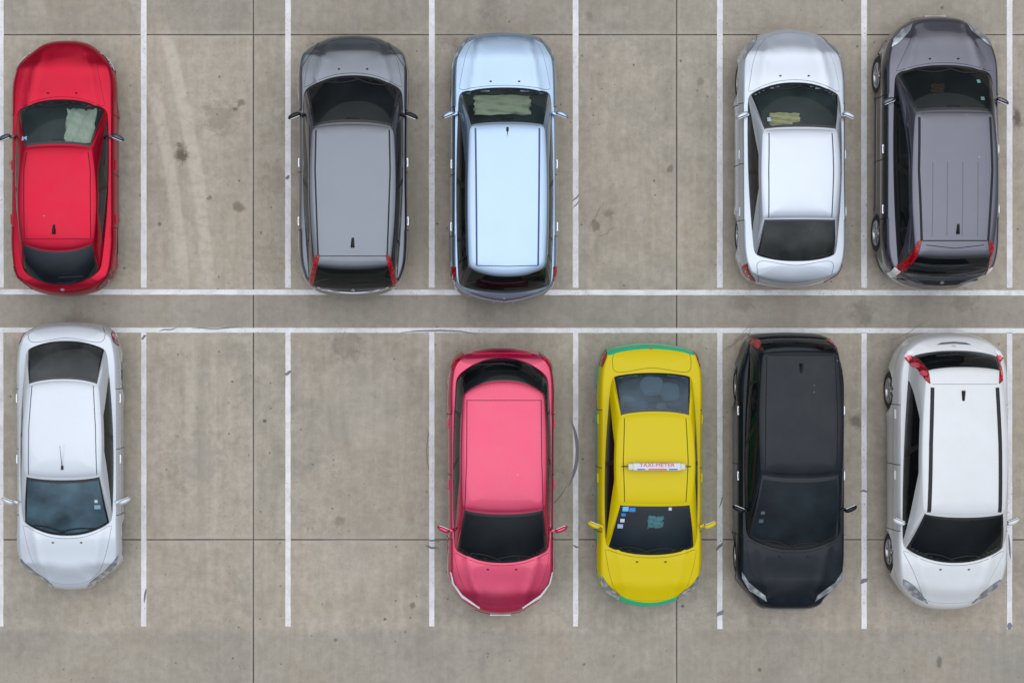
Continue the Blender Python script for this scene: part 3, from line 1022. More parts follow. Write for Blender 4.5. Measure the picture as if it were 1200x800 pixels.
        half = [hp_[0]] + resample(crom([(-hp_[1][0], hp_[1][1])] + hp_ + [hp_[-1]], 6), 26)[1:]
        full = half + back + [(0, ub + 0.035)] + [(-x, y) for x, y in back[::-1]] + [(-x, y) for x, y in half[::-1][:-1]]
        hd = s.panel('hood', full, P, 0.007, 0.02)
        s.ribbon('hood_gap', full + [full[0]], 0.012, 0.0035, sp['gapm'])
        # cowl grille between bonnet and glass
        for sg in (1, -1):
            x0, y0 = sg * 0.24, ub + 0.10
            s.panel('washer_nozzle', [(x0 + 0.022 * math.cos(a * PI / 4), y0 + 0.014 * math.sin(a * PI / 4)) for a in range(8)], sp['gapm'], 0.016, 0.012, grid=0.05)
        # ---- lamps
        for pr, mat, pts_ in (('headlight', sp.get('hlmat', M['lamp']), sp['hl']), ('tail_light', sp.get('tlmat', M['tail']), sp['tl'])):
            zz = 0.68 if pr == 'headlight' else sp.get('tlz', 0.85)
            for sg in (1, -1):
                pl = [(sg * s.W(hw, zz), s.L(py, zz)) for hw, py in pts_]
                s.panel(pr, pl, mat, 0.010, 0.03, grid=0.03)
                s.ribbon('lamp_gap', resample(pl + [pl[0]], 28), 0.010, 0.005, sp['gapm'])
        for pl_, mat in sp.get('tips', []):
            for sg in (1, -1):
                s.panel('reversing_light', [(sg * s.W(hw, 0.9), s.L(py, 0.9)) for hw, py in pl_], mat, 0.014, 0.03, grid=0.03)
        # ---- lines on the roof
        for name, pts_, w_, h_, mat, mir in sp.get('rib', []):
            z = zr - 0.03; mat = mat or sp['gapm']
            for sg in ((1, -1) if mir else (1,)):
                path = [(sg * s.W(hw, z), s.L(py, z)) for hw, py in pts_]
                s.ribbon(name, resample(path, max(6, int(sum(math.dist(a, b) for a, b in zip(path[:-1], path[1:])) / 0.05))), w_, h_, mat)
        # ---- number plates, grille
        for end in (1, -1):
            ue = uF if end > 0 else uR
            zz = sp.get('fplz', 0.40) if end > 0 else 0.36 if not sp['hatch'] else sp.get('plz', 0.62)
            hit = s.bvh.ray_cast(Vector((0.001, ue + end * 1.0, zz)), Vector((0, -end, 0)))
            py = hit[0].y if hit[0] is not None else ue
            bm = bmesh.new(); rbox(bm, (0, py - end * (0.004 if (end > 0 and 'fplz' in sp) else 0.030), zz), (0.36, 0.022, 0.13), 0.004)
            pl = link_mesh('number_plate', bm_mesh('number_plate', bm, M['plate'], False), root)
        gh = sp.get('grille', (0.33, 0.42, 0.42))
        s.wall_panel('grille', [(-gh[2], gh[1]), (gh[2], gh[1]), (gh[2] * 0.8, gh[0]), (-gh[2] * 0.8, gh[0])], 1, sp.get('grmat', M['trim']), 0.006)
        s.wall_panel('air_intake', [(-0.55, 0.38), (0.55, 0.38), (0.48, 0.27), (-0.48, 0.27)], 1, M['trim'], 0.006)
        s.wall_panel('bumper_insert', [(-0.55, 0.36), (0.55, 0.36), (0.50, 0.27), (-0.50, 0.27)], -1, M['trim'], 0.006)
        # ---- wipers on the windscreen foot
        for x0, x1 in ((-0.48, 0.10), (0.02, 0.55)):
            V = []
            for k in range(9):
                t = k / 8
                x = lerp(x0, x1, t)
                ww = s.W(bA, belt)
                V.append((x, lerp(ub, ube, (abs(x) / ww) ** sp.get('wp', 2.2)) - 0.05 - 0.07 * math.sin(PI * t) - 0.03 * t))
            s.ribbon('wiper', V, 0.020, 0.016, M['trim'])
        if sp['rearwin'] and sp['hatch']:
            yb = lerp(rb_c, tr_c, 0.22)
            s.ribbon('rear_wiper', [(lerp(-0.03, 0.38, k / 6), yb + 0.02 * (k / 6)) for k in range(7)], 0.022, 0.016, M['trim'])
        # ---- aerial
        if 'fin' in sp:
            hw, py = sp['fin']; z = zr
            u = s.L(py, z); x = s.W(hw, z)
            zz = s.bvh.ray_cast(Vector((abs(x) + 0.001, u, 3)), Vector((0, 0, -1)))[0].z
            bm = bmesh.new()
            V = [(-0.028, 0.10, 0), (0.028, 0.10, 0), (0.034, -0.09, 0), (-0.034, -0.09, 0), (0, 0.05, 0.02), (0.006, -0.085, 0.075), (-0.006, -0.085, 0.075)]
            vv = [bm.verts.new(v) for v in V]
            for f in ((0, 1, 4), (1, 2, 5, 4), (3, 0, 4, 6), (4, 5, 6), (2, 3, 6, 5), (3, 2, 1, 0)): bm.faces.new([vv[k] for k in f])
            o = link_mesh('antenna', bm_mesh('antenna', bm, M['trim'], False), root); o.location = (x, u, zz - 0.003)
        if 'rod' in sp:
            hw, py, ln = sp['rod']; u = s.L(py, zr)
            zz = s.bvh.ray_cast(Vector((0.001, u, 3)), Vector((0, 0, -1)))[0].z
            bm = bmesh.new(); rbox(bm, (0, 0, 0.012), (0.04, 0.07, 0.024), 0.008)
            r = bmesh.ops.create_cone(bm, segments=8, radius1=0.006, radius2=0.003, depth=ln, cap_ends=True)
            mt = Matrix.Translation((0, -ln * 0.42, 0.02 + ln * 0.25)) @ Matrix.Rotation(math.radians(60), 4, 'X')
            for v in r['verts']: v.co = mt @ v.co
            o = link_mesh('antenna', bm_mesh('antenna', bm, M['trim'], False), root); o.location = (0, u, zz)
        # ---- interior
        s.tf_c = tf_c; s.ub = ub; s.ube = ube; s.rb_c = rb_c; s.tr_c = tr_c
        wI = s.W(bM, belt) - 0.07
        DM = sp.get('dash', M['dash']); SM = sp.get('seat', M['seat_dark'])
        V, Fc = [], []
        nx, ny = 16, 8
        for b in range(ny + 1):
            for a in range(nx + 1):
                x = lerp(-1, 1, a / nx); t = b / ny
                y0 = lerp(ub, ube, abs(x) ** 2.2) - 0.06; y1 = ube - 0.62 + 0.05 * (1 - x * x)
                z = cowl - 0.06 - 0.03 * x * x - 0.22 * t ** 5 + 0.05 * math.exp(-((x - 0.45) / 0.22) ** 2 - ((t - 0.8) / 0.15) ** 2)
                V.append((x * (wI - 0.02), lerp(y0, y1, t), z))
        for a in range(nx + 1): x = lerp(-1, 1, a / nx); V.append((x * (wI - 0.02), ube - 0.60, 0.3))
        for b in range(ny + 1):
            for a in range(nx):
                k = b * (nx + 1) + a
                Fc.append((k, k + 1, k + nx + 2, k + nx + 1)[::-1])
        mk('dashboard', V, Fc, DM, root)
        def seat(name, x, u, w, z0=0.42):
            bm = bmesh.new()
            rbox(bm, (x, u + 0.05, z0), (w, 0.50, 0.16), 0.05, None, 3)
            rbox(bm, (x, u - 0.27, z0 + 0.30), (w * 0.96, 0.14, 0.58), 0.05, Matrix.Rotation(math.radians(14), 4, 'X'), 3)
            for hx in ([0] if w < 0.8 else [-w * 0.3, w * 0.3]):
                rbox(bm, (x + hx, u - 0.38, z0 + 0.66), (0.24, 0.09, 0.17), 0.035, Matrix.Rotation(math.radians(10), 4, 'X'), 3)
            link_mesh(name, bm_mesh(name, bm, SM), root)
        us = ube - 1.15
        seat('seat', -0.36, us, 0.50); seat('seat', 0.36, us, 0.50)
        seat('rear_seat', 0, us - 0.88, 1.20)
        if not sp['hatch']:
            bm = bmesh.new(); rbox(bm, (0, rb_c + 0.30, rear - 0.10), (wI * 1.75, 0.62, 0.03), 0.01)
            link_mesh('parcel_shelf', bm_mesh('parcel_shelf', bm, DM, False), root)
        else:
            bm = bmesh.new(); rbox(bm, (0, rb_c + 0.40, belt - 0.16), (wI * 1.7, 0.55, 0.02), 0.008)
            link_mesh('parcel_shelf', bm_mesh('parcel_shelf', bm, DM, False), root)
        # steering wheel (right-hand drive)
        bm = bmesh.new()
        N1, N2 = 28, 8
        rg = []
        for a in range(N1):
            A = 2 * PI * a / N1; row = []
            for b in range(N2):
                B = 2 * PI * b / N2; r = 0.18 + 0.014 * math.cos(B)
                row.append(bm.verts.new((r * math.cos(A), 0.014 * math.sin(B), r * math.sin(A))))
            rg.append(row)
        for a in range(N1):
            for b in range(N2):
                bm.faces.new((rg[a][b], rg[(a + 1) % N1][b], rg[(a + 1) % N1][(b + 1) % N2], rg[a][(b + 1) % N2]))
        rbox(bm, (0, 0, 0), (0.34, 0.02, 0.04), 0.006); rbox(bm, (0, 0, -0.08), (0.04, 0.02, 0.16), 0.006); rbox(bm, (0, 0, 0), (0.12, 0.04, 0.11), 0.015)
        o = link_mesh('steering_wheel', bm_mesh('steering_wheel', bm, M['dash']), root)
        o.location = (0.36, ube - 0.70, cowl - 0.13); o.rotation_euler = (math.radians(-25), 0, 0)
        # interior mirror
        bm = bmesh.new(); rbox(bm, (0, tf_c + 0.10, zr - 0.16), (0.22, 0.03, 0.06), 0.01)
        link_mesh('inside_mirror', bm_mesh('inside_mirror', bm, M['dash']), root)
        # bumper seam lines and boot lid / tailgate shut lines
        if sp.get('boot'):
            zz = rear - 0.03
            path = [(s.W(hw, zz), s.L(py, zz)) for hw, py in sp['boot']]
            full = [(-x, y) for x, y in path[::-1] if x > 0] + path
            s.ribbon('boot_gap', resample(crom([full[0]] + full + [full[-1]], 8), 60), 0.008, 0.002, sp['gapm'])
        fb = sp.get('fseam')
        # bumper / wing joint lines
        for sg in (1, -1):
            for e, du in ((uF, -0.42), (uR, 0.42)):
                pass

    # vertical projection of a plan polygon onto the shell
    def drop(s, x, y, up=0.0):
        h = s.bvh.ray_cast(Vector((abs(x) + (0.0005 if abs(x) < 0.0005 else 0), y, 4)), Vector((0, 0, -1)))
        if h[0] is None:
            h = s.bvh.find_nearest(Vector((abs(x), y, 0.6)))
        p, n = h[0].copy(), h[1].copy()
        if n.z < 0: n = -n
        if x < 0: p.x, n.x = -p.x, -n.x
        if abs(x) < 0.0005: p.x = x
        return p + n * up, n

    def panel(s, name, poly, mat, up, skirt, grid=0.05, parent=None):
        pts = [Vector(p) for p in poly]
        # refine the rim
        rim = []
        for a, b in zip(pts, pts[1:] + pts[:1]):
            k = max(1, int((b - a).length / grid))
            for t in range(k): rim.append(a.lerp(b, t / k))
        xs = [p.x for p in rim]; ys = [p.y for p in rim]
        N = len(rim)
        inner = []
        def ins(x, y):
            c = False; j = N - 1
            for i in range(N):
                if (rim[i].y > y) != (rim[j].y > y) and x < (rim[j].x - rim[i].x) * (y - rim[i].y) / (rim[j].y - rim[i].y) + rim[i].x: c = not c
                j = i
            return c
        nxg = int((max(xs) - min(xs)) / grid) + 1; nyg = int((max(ys) - min(ys)) / grid) + 1
        cx = (max(xs) + min(xs)) / 2
        for a in range(-nxg // 2 - 1, nxg // 2 + 2):
            for b in range(1, nyg):
                x, y = cx + a * grid, min(ys) + b * grid
                if ins(x, y) and min((Vector((x, y)) - r).length for r in rim) > grid * 0.45:
                    inner.append(Vector((x, y)))
        v2, e2, f2, _, _, _ = delaunay_2d_cdt(rim + inner, [], [list(range(N))], 1, 1e-5)
        V = []
        for v in v2:
            p, n = s.drop(v.x, v.y, up); V.append(p)
        Fc = []
        for f in f2:
            a, b, c = (v2[k] for k in f[:3])
            area = (b.x - a.x) * (c.y - a.y) - (b.y - a.y) * (c.x - a.x)
            Fc.append(tuple(f) if area > 0 else tuple(f[::-1]))
        # skirt round the rim
        cnt = {}
        for f in Fc:
            for a, b in zip(f, f[1:] + f[:1]): cnt[(a, b)] = 1
        bd = [(a, b) for (a, b) in cnt if (b, a) not in cnt]
        mp = {}
        for a, b in bd:
            for k in (a, b):
                if k not in mp:
                    p, n = s.drop(v2[k].x, v2[k].y, up - skirt)
                    mp[k] = len(V); V.append(p)
        for a, b in bd: Fc.append((a, mp[a], mp[b], b))
        o = mk(name, V, Fc, mat, parent or s.root)
        bm = bmesh.new(); bm.from_mesh(o.data)
        for e in bm.edges:
            if len(e.link_faces) == 2 and e.calc_face_angle(0) > 0.7: e.smooth = False
        bm.to_mesh(o.data); bm.free()
        return o

    def ribbon(s, name, path, w, h, mat, parent=None):
        V = []; Fc = []; n = len(path)
        P_ = [Vector(p) for p in path]
        for k in range(n):
            a, b = P_[max(0, k - 1)], P_[min(n - 1, k + 1)]
            d = (b - a)
            if d.length < 1e-6: d = Vector((1, 0))
            d.normalize(); nr = Vector((-d.y, d.x))
            for f, hh in ((-0.5, -0.01), (-0.5, h * 0.6), (-0.32, h), (0.32, h), (0.5, h * 0.6), (0.5, -0.01)):
                q = P_[k] + nr * (f * w)
                V.append(s.drop(q.x, q.y, hh)[0])
            if k:
                b0 = (k - 1) * 6; b1 = k * 6
                for j in range(5): Fc.append((b0 + j, b0 + j + 1, b1 + j + 1, b1 + j))
        Fc.append(tuple(range(6))); Fc.append(tuple(range((n - 1) * 6, n * 6))[::-1])
        o = mk(name, V, Fc, mat, parent or s.root, smooth=False)
        fix_normals(o)
        return o

    # horizontal projection of a (x,z) quad onto the nose (+1) or tail (-1)
    def wall_panel(s, name, quad, end, mat, up):
        nx, nz = 16, 4
        V = []; Fc = []
        A, B, C_, D = [Vector(q) for q in quad]
        for j in range(nz + 1):
            for i in range(nx + 1):
                t, r = i / nx, j / nz
                p = A.lerp(B, t).lerp(D.lerp(C_, t), r)
                hgt = s.bvh.ray_cast(Vector((abs(p.x) + 0.0004, (s.uF if end > 0 else s.uR) + end, p.y)), Vector((0, -end, 0)))
                y = hgt[0].y if hgt[0] is not None else (s.uF if end > 0 else s.uR) - end * 0.1
                edge = i in (0, nx) or j in (0, nz)
                V.append((p.x, y + end * (up if not edge else -0.004), p.y))
        for j in range(nz):
            for i in range(nx):
                k = j * (nx + 1) + i
                f = (k, k + 1, k + nx + 2, k + nx + 1)
                Fc.append(f if end < 0 else f)
        o = mk(name, V, Fc, mat, s.root, smooth=False)
        fix_normals(o)
        return o

# ------------------------------------------------------------------ paints and glass of each car
red1 = paint('paint_crimson', (0.46, 0.002, 0.026, 1), 0.75, 0.28, coat=0.22, dust=0.02)
red2 = paint('paint_rose_red', (0.54, 0.002, 0.072, 1), 0.60, 0.24, coat=1.0, dust=0.04)
grey1 = paint('paint_graphite', (0.115, 0.13, 0.155, 1), 0.85, 0.22, dust=0.04)
grey2 = paint('paint_purple_grey', (0.078, 0.080, 0.108, 1), 0.80, 0.22, dust=0.04)
blue = paint('paint_ice_blue', (0.31, 0.425, 0.575, 1), 0.80, 0.22, coat=0.9, dust=0.04)
silver = paint('paint_silver', (0.50, 0.55, 0.62, 1), 0.50, 0.22, dust=0.05)
white1 = paint('paint_pearl_white', (0.57, 0.62, 0.68, 1), 0.20, 0.24, dust=0.06)
white2 = paint('paint_white', (0.66, 0.68, 0.70, 1), 0.05, 0.30, dust=0.14)
black = paint('paint_black', (0.003, 0.007, 0.013, 1), 0.0, 0.22, coat=0.20, dust=0.02)
yellow = paint('paint_taxi_yellow', (0.66, 0.52, 0.000, 1), 0.0, 0.35, coat=0.15, dust=0.01)
green = paint('paint_taxi_green', (0.002, 0.50, 0.24, 1), 0.0, 0.30, coat=0.5, dust=0.0)

g_dark = glass('glass_dark', (0.10, 0.12, 0.13, 1), 0.6, 0.02)
g_teal = glass('glass_teal', (0.30, 0.42, 0.44, 1), 0.9, 0.10, (0.22, 0.38, 0.45, 1))
g_green = glass('glass_green', (0.24, 0.40, 0.38, 1), 0.6, 0.02)
g_side = glass('glass_side', (0.17, 0.19, 0.20, 1), 0.8, 0.03)
g_clear = glass('glass_clear_green', (0.62, 0.73, 0.67, 1), 0.6, 0.05, (0.2, 0.35, 0.38, 1))
g_ws = glass('glass_windscreen', (0.26, 0.29, 0.30, 1), 0.6, 0.03, (0.15, 0.2, 0.24, 1))
g_navy = glass('glass_navy', (0.42, 0.62, 0.70, 1), 1.0, 0.06, (0.03, 0.10, 0.17, 1))
g_navyd = glass('glass_navy_dark', (0.06, 0.08, 0.12, 1), 1.0, 0.10, (0.015, 0.035, 0.09, 1))
g_teal2 = glass('glass_teal_bright', (0.25, 0.34, 0.38, 1), 0.9, 0.34, (0.14, 0.26, 0.34, 1))  # strong teal haze colour stands in for a bright windshield reflection
g_slate = glass('glass_slate', (0.08, 0.11, 0.13, 1), 0.5, 0.35, (0.020, 0.036, 0.048, 1))
g_grey = glass('glass_grey', (0.14, 0.15, 0.15, 1), 0.6, 0.16, (0.20, 0.21, 0.20, 1))
g_blueg = glass('glass_blue_grey', (0.40, 0.50, 0.56, 1), 0.6, 0.30, (0.10, 0.165, 0.22, 1))

GAP = M['gap']; T = M['trim']
def rails(pts, w=0.015, mat=None, h=0.004, name='roof_molding'): return (name, pts, w, h, mat, True)

cars = {}
def add(key, **sp):
    sp.setdefault('rearz', 0.98)
    bc = PCOL[sp['paint'].name]
    sp['gapm'] = simple('shut_line', tuple(0.16 * c + 0.012 for c in bc[:3]) + (1,), 0.7, spec=0.2)
    cars[key] = Car(sp)

add('A', name='hatchback', cat='car', dir=1, cx=75.7, label='crimson red car at the far left of the upper row, pale sunshade behind its windshield', paint=red1, mirmat=simple('mirror_navy', (0.02, 0.03, 0.06, 1), 0.25, coat=0.6),
    out=[(47.5, 0), (49, 18), (55, 32), (72, 50), (92, 58), (125, 60), (190, 60), (260, 60.5), (290, 60.5), (319, 57), (333, 49), (343, 30), (347, 0)],
    zr=1.47, belt=0.96, cowl=0.96, hoodf=0.74, rearz=1.02, hatch=True, rearwin=True,
    wsb=(116, 129), wst=(171, 174), rr=(293, 284), rgb=(334, 316), gb=(53, 54, 46), gt=(40, 46, 42), rdrop=0.14,
    hood=[(0, 50), (22, 53), (35, 64), (42, 90), (49, 124)], hl=[(43, 57), (50, 61), (56, 71), (58, 84), (54, 79), (48, 68)], tl=[(38, 338), (52, 325), (57, 312), (58, 320), (50, 334), (40, 341)], tlmat=M['taildark'],
    mir=(163, 73), win=[(0.05, 0.45, 0), (0.49, 0.86, 1)], belt_trim='chrome', glass=g_clear, rglass=g_navyd, sglass=g_side,
    rib=[rails([(36, 178), (39, 200), (39, 281)]), ('spoiler_gap', [(-38, 280), (38, 280)], 0.012, 0.003, None, False)], fin=(-4, 268))

add('B', name='suv', cat='car', dir=1, cx=414, label='graphite grey SUV with slanted red tail lights, just left of the pale blue SUV', paint=grey1, mirmat=T,
    out=[(41.5, 0), (44, 25), (50, 40), (62, 57), (80, 63), (110, 63.5), (190, 63), (260, 63.5), (300, 62.5), (320, 59), (334, 52), (344, 35), (349, 0)],
    zr=1.66, belt=1.03, cowl=1.05, hoodf=0.86, rearz=1.06, hatch=True, rearwin=True,
    wsb=(88, 106), wst=(145.5, 150.5), rr=(314, 310), rgb=(339, 335), gb=(58, 58.5, 51), gt=(48, 50.5, 44.5),
    hood=[(0, 48), (28, 52), (48, 66), (54, 84), (57, 103)], hl=[(40, 51), (50, 58), (58, 68), (60, 82), (56, 76), (47, 62)], hlmat=M['lampdark'],
    tl=[(38.5, 300), (43, 300), (48, 318), (53, 332), (47, 336), (43, 320)], tlz=1.3,
    mir=(138, 75), win=[(0.05, 0.42, 0), (0.46, 0.78, 1), (0.81, 0.93, 2)], belt_trim='chrome', glass=g_ws, rglass=g_dark, sglass=g_side, handle=M['chrome'],
    cladmat=T, clad=(2, 2, 3),
    rib=[rails([(43, 152), (44, 200), (40.5, 300)], 0.026), ('chrome_strip', [(-43, 336), (-20, 341), (0, 342), (20, 341), (43, 336)], 0.018, 0.012, M['chrome'], False), ('spoiler_gap', [(-39, 300), (39, 300)], 0.014, 0.003, None, False)], fin=(0, 284))

add('C', name='suv', cat='car', dir=1, cx=590, label='pale ice blue SUV directly above the rose red car, with dark wraparound rear glass', paint=blue,
    out=[(38.5, 0), (41, 30), (45, 42), (55, 52), (72, 58.5), (95, 60.5), (150, 61), (250, 61.5), (300, 61.5), (325, 60), (340, 54), (350, 38), (357, 0)],
    zr=1.70, belt=1.05, cowl=1.06, hoodf=0.90, rearz=1.06, hatch=True, rearwin=True, wrap=True,
    wsb=(102.5, 108.6), wst=(144.7, 148), rr=(323, 312), rgb=(343, 334), gb=(54, 57, 54.5), gt=(44.5, 47, 45),
    hood=[(0, 43), (30, 45), (42, 58), (48, 78), (53, 105)], hl=[(42, 46), (50, 52), (56, 62), (58, 74), (54, 68), (46, 54)],
    tl=[(57, 313), (62, 312), (61.5, 326), (57, 330)], tlz=1.0,
    mir=(137, 73), win=[(0.05, 0.42, 0), (0.46, 0.76, 1), (0.79, 0.90, 2)], glass=g_clear, rglass=g_dark, sglass=g_side, handle=M['chrome'],
    cladmat=paint('paint_reflected_navy', (0.06, 0.075, 0.14, 1), 0.4, 0.3), clad=(7, 4, 8),  # navy put into the lower body colour to imitate dark reflections
    rib=[rails([(37.5, 150), (37, 200), (36, 311)], 0.030, simple('gutter_blue', (0.05, 0.07, 0.22, 1), 0.5)), ('spoiler_gap', [(-36, 311), (0, 312), (36, 311)], 0.012, 0.003, GAP, False)], rod=(0, 151, 0.12))

add('D', name='sedan', cat='car', dir=1, cx=927, label='silver sedan in the upper row directly above the black people carrier', paint=silver,
    out=[(33.5, 0), (36, 20), (40, 33), (49, 46), (61, 55), (80, 60), (120, 61.5), (200, 61.5), (270, 61.5), (300, 60), (318, 55), (328, 47), (334, 28), (337, 0)],
    zr=1.46, belt=0.96, cowl=0.97, hoodf=0.74, rearz=1.04, hatch=False, rearwin=True,
    wsb=(96, 111.6), wst=(151, 153), rr=(255, 256), rgb=(306.7, 298), gb=(54, 54, 48), gt=(44, 46.5, 43.5), rdrop=0.10,
    hood=[(0, 38), (24, 41), (38, 54), (47, 75), (53, 108)], hl=[(38, 41), (48, 50), (55, 61), (57, 72), (52, 64), (42, 51)],
    tl=[(55, 309), (58, 311), (56, 321), (49, 329), (42, 332), (43, 328), (50, 322), (54, 315)], 
    mir=(137, 69), win=[(0.05, 0.46, 0), (0.50, 0.84, 1)], glass=g_clear, rglass=g_grey, sglass=g_side, plz=0.7,
    rib=[rails([(37, 156), (38, 200), (37, 254)], 0.018)], boot=[(0, 311), (40, 306), (44, 318), (38, 331)])

add('E', name='suv', cat='car', dir=1, cx=1099, label='purple grey SUV with ribbed roof, rightmost of the upper row of cars', paint=grey2,
    out=[(20, 0), (22, 24), (27, 35), (36, 47), (48, 57), (75, 65), (120, 66.5), (200, 67), (270, 67), (300, 65), (318, 59), (328, 48), (336, 28), (339, 0)],
    zr=1.68, belt=1.04, cowl=1.05, hoodf=0.86, rearz=1.05, hatch=True, rearwin=True, of=0.98, orr=0.98, wout=0.02,
    wsb=(76, 86.5), wst=(131, 133), rr=(301, 299), rgb=(323, 319), gb=(57, 59, 53), gt=(46, 50.5, 45),
    hood=[(0, 26), (26, 28), (32, 36), (43, 60), (55, 84)], hl=[(31, 29), (43, 36), (55, 48), (58, 58), (51, 54), (36, 39)],
    tl=[(38.5, 284), (43, 284), (48, 300), (57, 314), (51, 321), (44, 308)], tlz=1.25, tips=[([(50, 318), (57, 313), (59, 320), (53, 325)], M['led'])],
    mir=(121, 73), fplz=0.5, grille=(0.42, 0.62, 0.50), win=[(0.05, 0.42, 0), (0.46, 0.78, 1), (0.81, 0.92, 2)], belt_trim='chrome', glass=g_green, rglass=g_dark, sglass=g_side, handle=M['chrome'],
    cladmat=T, clad=(3, 2, 3),
    rib=[rails([(41.5, 137), (43, 200), (39, 282)], 0.040), ('spoiler_gap', [(-38, 282), (38, 282)], 0.018, 0.003, GAP, False), ('spoiler_gap', [(-34, 287), (0, 291), (34, 287)], 0.012, 0.003, GAP, False)]
        + [('roof_rib', [(x, 190), (x, 277)], 0.014, 0.003, simple('rib_shadow_grey', (0.10, 0.10, 0.12, 1), 0.4, coat=0.5), False) for x in (-27, -10, 8, 26)], fin=(3, 268))

add('F', name='sedan', cat='car', dir=-1, cx=81.5, label='pale silver white sedan at the lower left, facing down below the crimson car', paint=white1,
    out=[(691, 0), (688.5, 22), (680, 33), (663, 55), (645, 59.5), (600, 60), (540, 60), (460, 60), (420, 59), (395, 54), (384, 44), (379, 26), (377, 0)],
    zr=1.46, belt=0.96, cowl=0.96, hoodf=0.72, rearz=1.05, hatch=False, rearwin=True,
    wsb=(628.5, 611.5), wst=(559.6, 556), rr=(446, 452), rgb=(399, 410), gb=(52.5, 54, 47), gt=(45, 46, 42),
    hood=[(0, 685), (20, 682), (36, 668), (45, 645), (51.5, 615)], hl=[(20, 688), (38, 680), (55, 661), (58, 648), (54, 655), (40, 670), (22, 683)],
    tl=[(50, 388), (54, 386), (58, 396), (58, 405), (54, 400)], 
    mir=(585, 75), gl2=1, win=[(0.05, 0.46, 0), (0.50, 0.85, 1)], glass=g_teal2, rglass=g_grey, sglass=g_side, handle=M['chrome'], plz=0.7,
    rib=[rails([(40, 556), (39, 500), (36, 452)], 0.014)], rod=(0, 548, 0.45), boot=[(0, 396), (38, 401), (45, 392), (40, 383)])

add('G', name='hatchback', cat='car', dir=-1, cx=587, label='rose red hatchback with slim white headlights, parked just left of the yellow taxi', paint=red2,
    out=[(720, 0), (716.5, 24), (706, 42), (693, 52), (675, 60), (650, 61), (600, 61), (500, 61.5), (450, 61.5), (425, 57), (413, 47), (409, 28), (407, 0)],
    zr=1.52, belt=0.98, cowl=0.99, hoodf=0.78, rearz=1.04, hatch=True, rearwin=True, wrap=True,
    wsb=(660, 644), wst=(600, 595), rr=(447, 462), rgb=(420, 442), gb=(55.5, 57.5, 54), gt=(48.5, 50, 47),
    hood=[(0, 709), (25, 705), (40, 693), (50, 672), (55.5, 647)], hl=[(25, 712.5), (46, 698.5), (57, 682), (59.5, 668), (58, 670), (55, 682), (45, 695.5), (25, 710.5)], hlmat=M['led'],
    tl=[(46, 411), (55, 419), (61, 433), (58, 434), (51, 424), (44, 415)], 
    mir=(618, 75.5), fplz=0.5, grille=(0.40, 0.62, 0.52), win=[(0.05, 0.44, 0), (0.48, 0.80, 1)], blackpillar=True, glass=g_ws, rglass=g_dark, sglass=g_side,
    rib=[rails([(46, 597), (44, 540), (43.5, 469)], 0.013), ('spoiler_gap', [(-44, 469), (44, 469)], 0.011, 0.003, None, False)], boot=None, plz=0.75)

add('H', name='taxi', cat='taxi', dir=-1, cx=760.5, label='yellow and green taxi sedan with a lettered sign across its roof', paint=yellow, cladmat=green, clad=(6, 11, 12),
    out=[(711, 0), (708, 22), (701, 38), (690, 52), (670, 59), (620, 60), (520, 60), (450, 60), (425, 57), (410, 50), (404, 30), (401.5, 0)],
    zr=1.47, belt=0.97, cowl=0.97, hoodf=0.76, rearz=1.06, hatch=False, rearwin=True,
    wsb=(651, 640.7), wst=(590.6, 589.7), rr=(484, 488.6), rgb=(436, 441), gb=(53, 54, 47), gt=(42.5, 46, 42),
    hood=[(0, 704), (24, 702), (40, 691), (48, 670), (53, 643)], hl=[(34, 703), (50, 693), (58, 678), (57, 672), (48, 685), (34, 697)],
    tl=[(50, 409), (55, 413), (59.5, 426), (57, 430), (53, 420)], 
    mir=(613, 74.5), win=[(0.05, 0.46, 0), (0.50, 0.87, 1)], glass=g_navy, rglass=g_blueg, sglass=g_side, plz=0.75, dash=M['dash'], seat=M['seat_grey'],
    rib=[rails([(36, 588), (38, 540), (36, 490)], 0.014)], boot=[(0, 431), (40, 436), (46, 424), (44, 413)])

add('I', name='people_carrier', cat='car', dir=-1, cx=925, label='black people carrier in the lower row between the taxi and the white car', paint=black,
    out=[(714, 0), (712, 30), (700, 42), (683, 56), (665, 61), (600, 61.5), (480, 61.5), (440, 60.5), (412, 54), (396, 46), (391, 34), (389.5, 0)],
    zr=1.62, belt=1.02, cowl=1.03, hoodf=0.82, rearz=1.02, hatch=True, rearwin=True,
    wsb=(645, 628), wst=(557, 553), rr=(411, 414), rgb=(397, 401), gb=(55, 57, 50), gt=(47, 49.5, 44.5),
    hood=[(0, 701), (22, 699), (38, 686), (49, 665), (55, 634)], hl=[(28, 703), (48, 690), (57, 676), (58, 668), (50, 680), (30, 696)],
    tl=[(39, 398), (46, 397), (50, 403), (46, 409), (41, 403)], tlz=1.1,
    mir=(594, 72), win=[(0.05, 0.42, 0), (0.46, 0.76, 1), (0.79, 0.93, 2)], belt_trim='chrome', glass=g_slate, rglass=g_dark, sglass=g_side, handle=M['chrome'], grmat=M['gapsilver'], grille=(0.50, 0.72, 0.48),
    rib=[rails([(42, 556), (42, 480), (40, 418)], 0.016), ('spoiler_gap', [(-38, 416), (38, 416)], 0.016, 0.003, GAP, False)], fin=(0, 432))

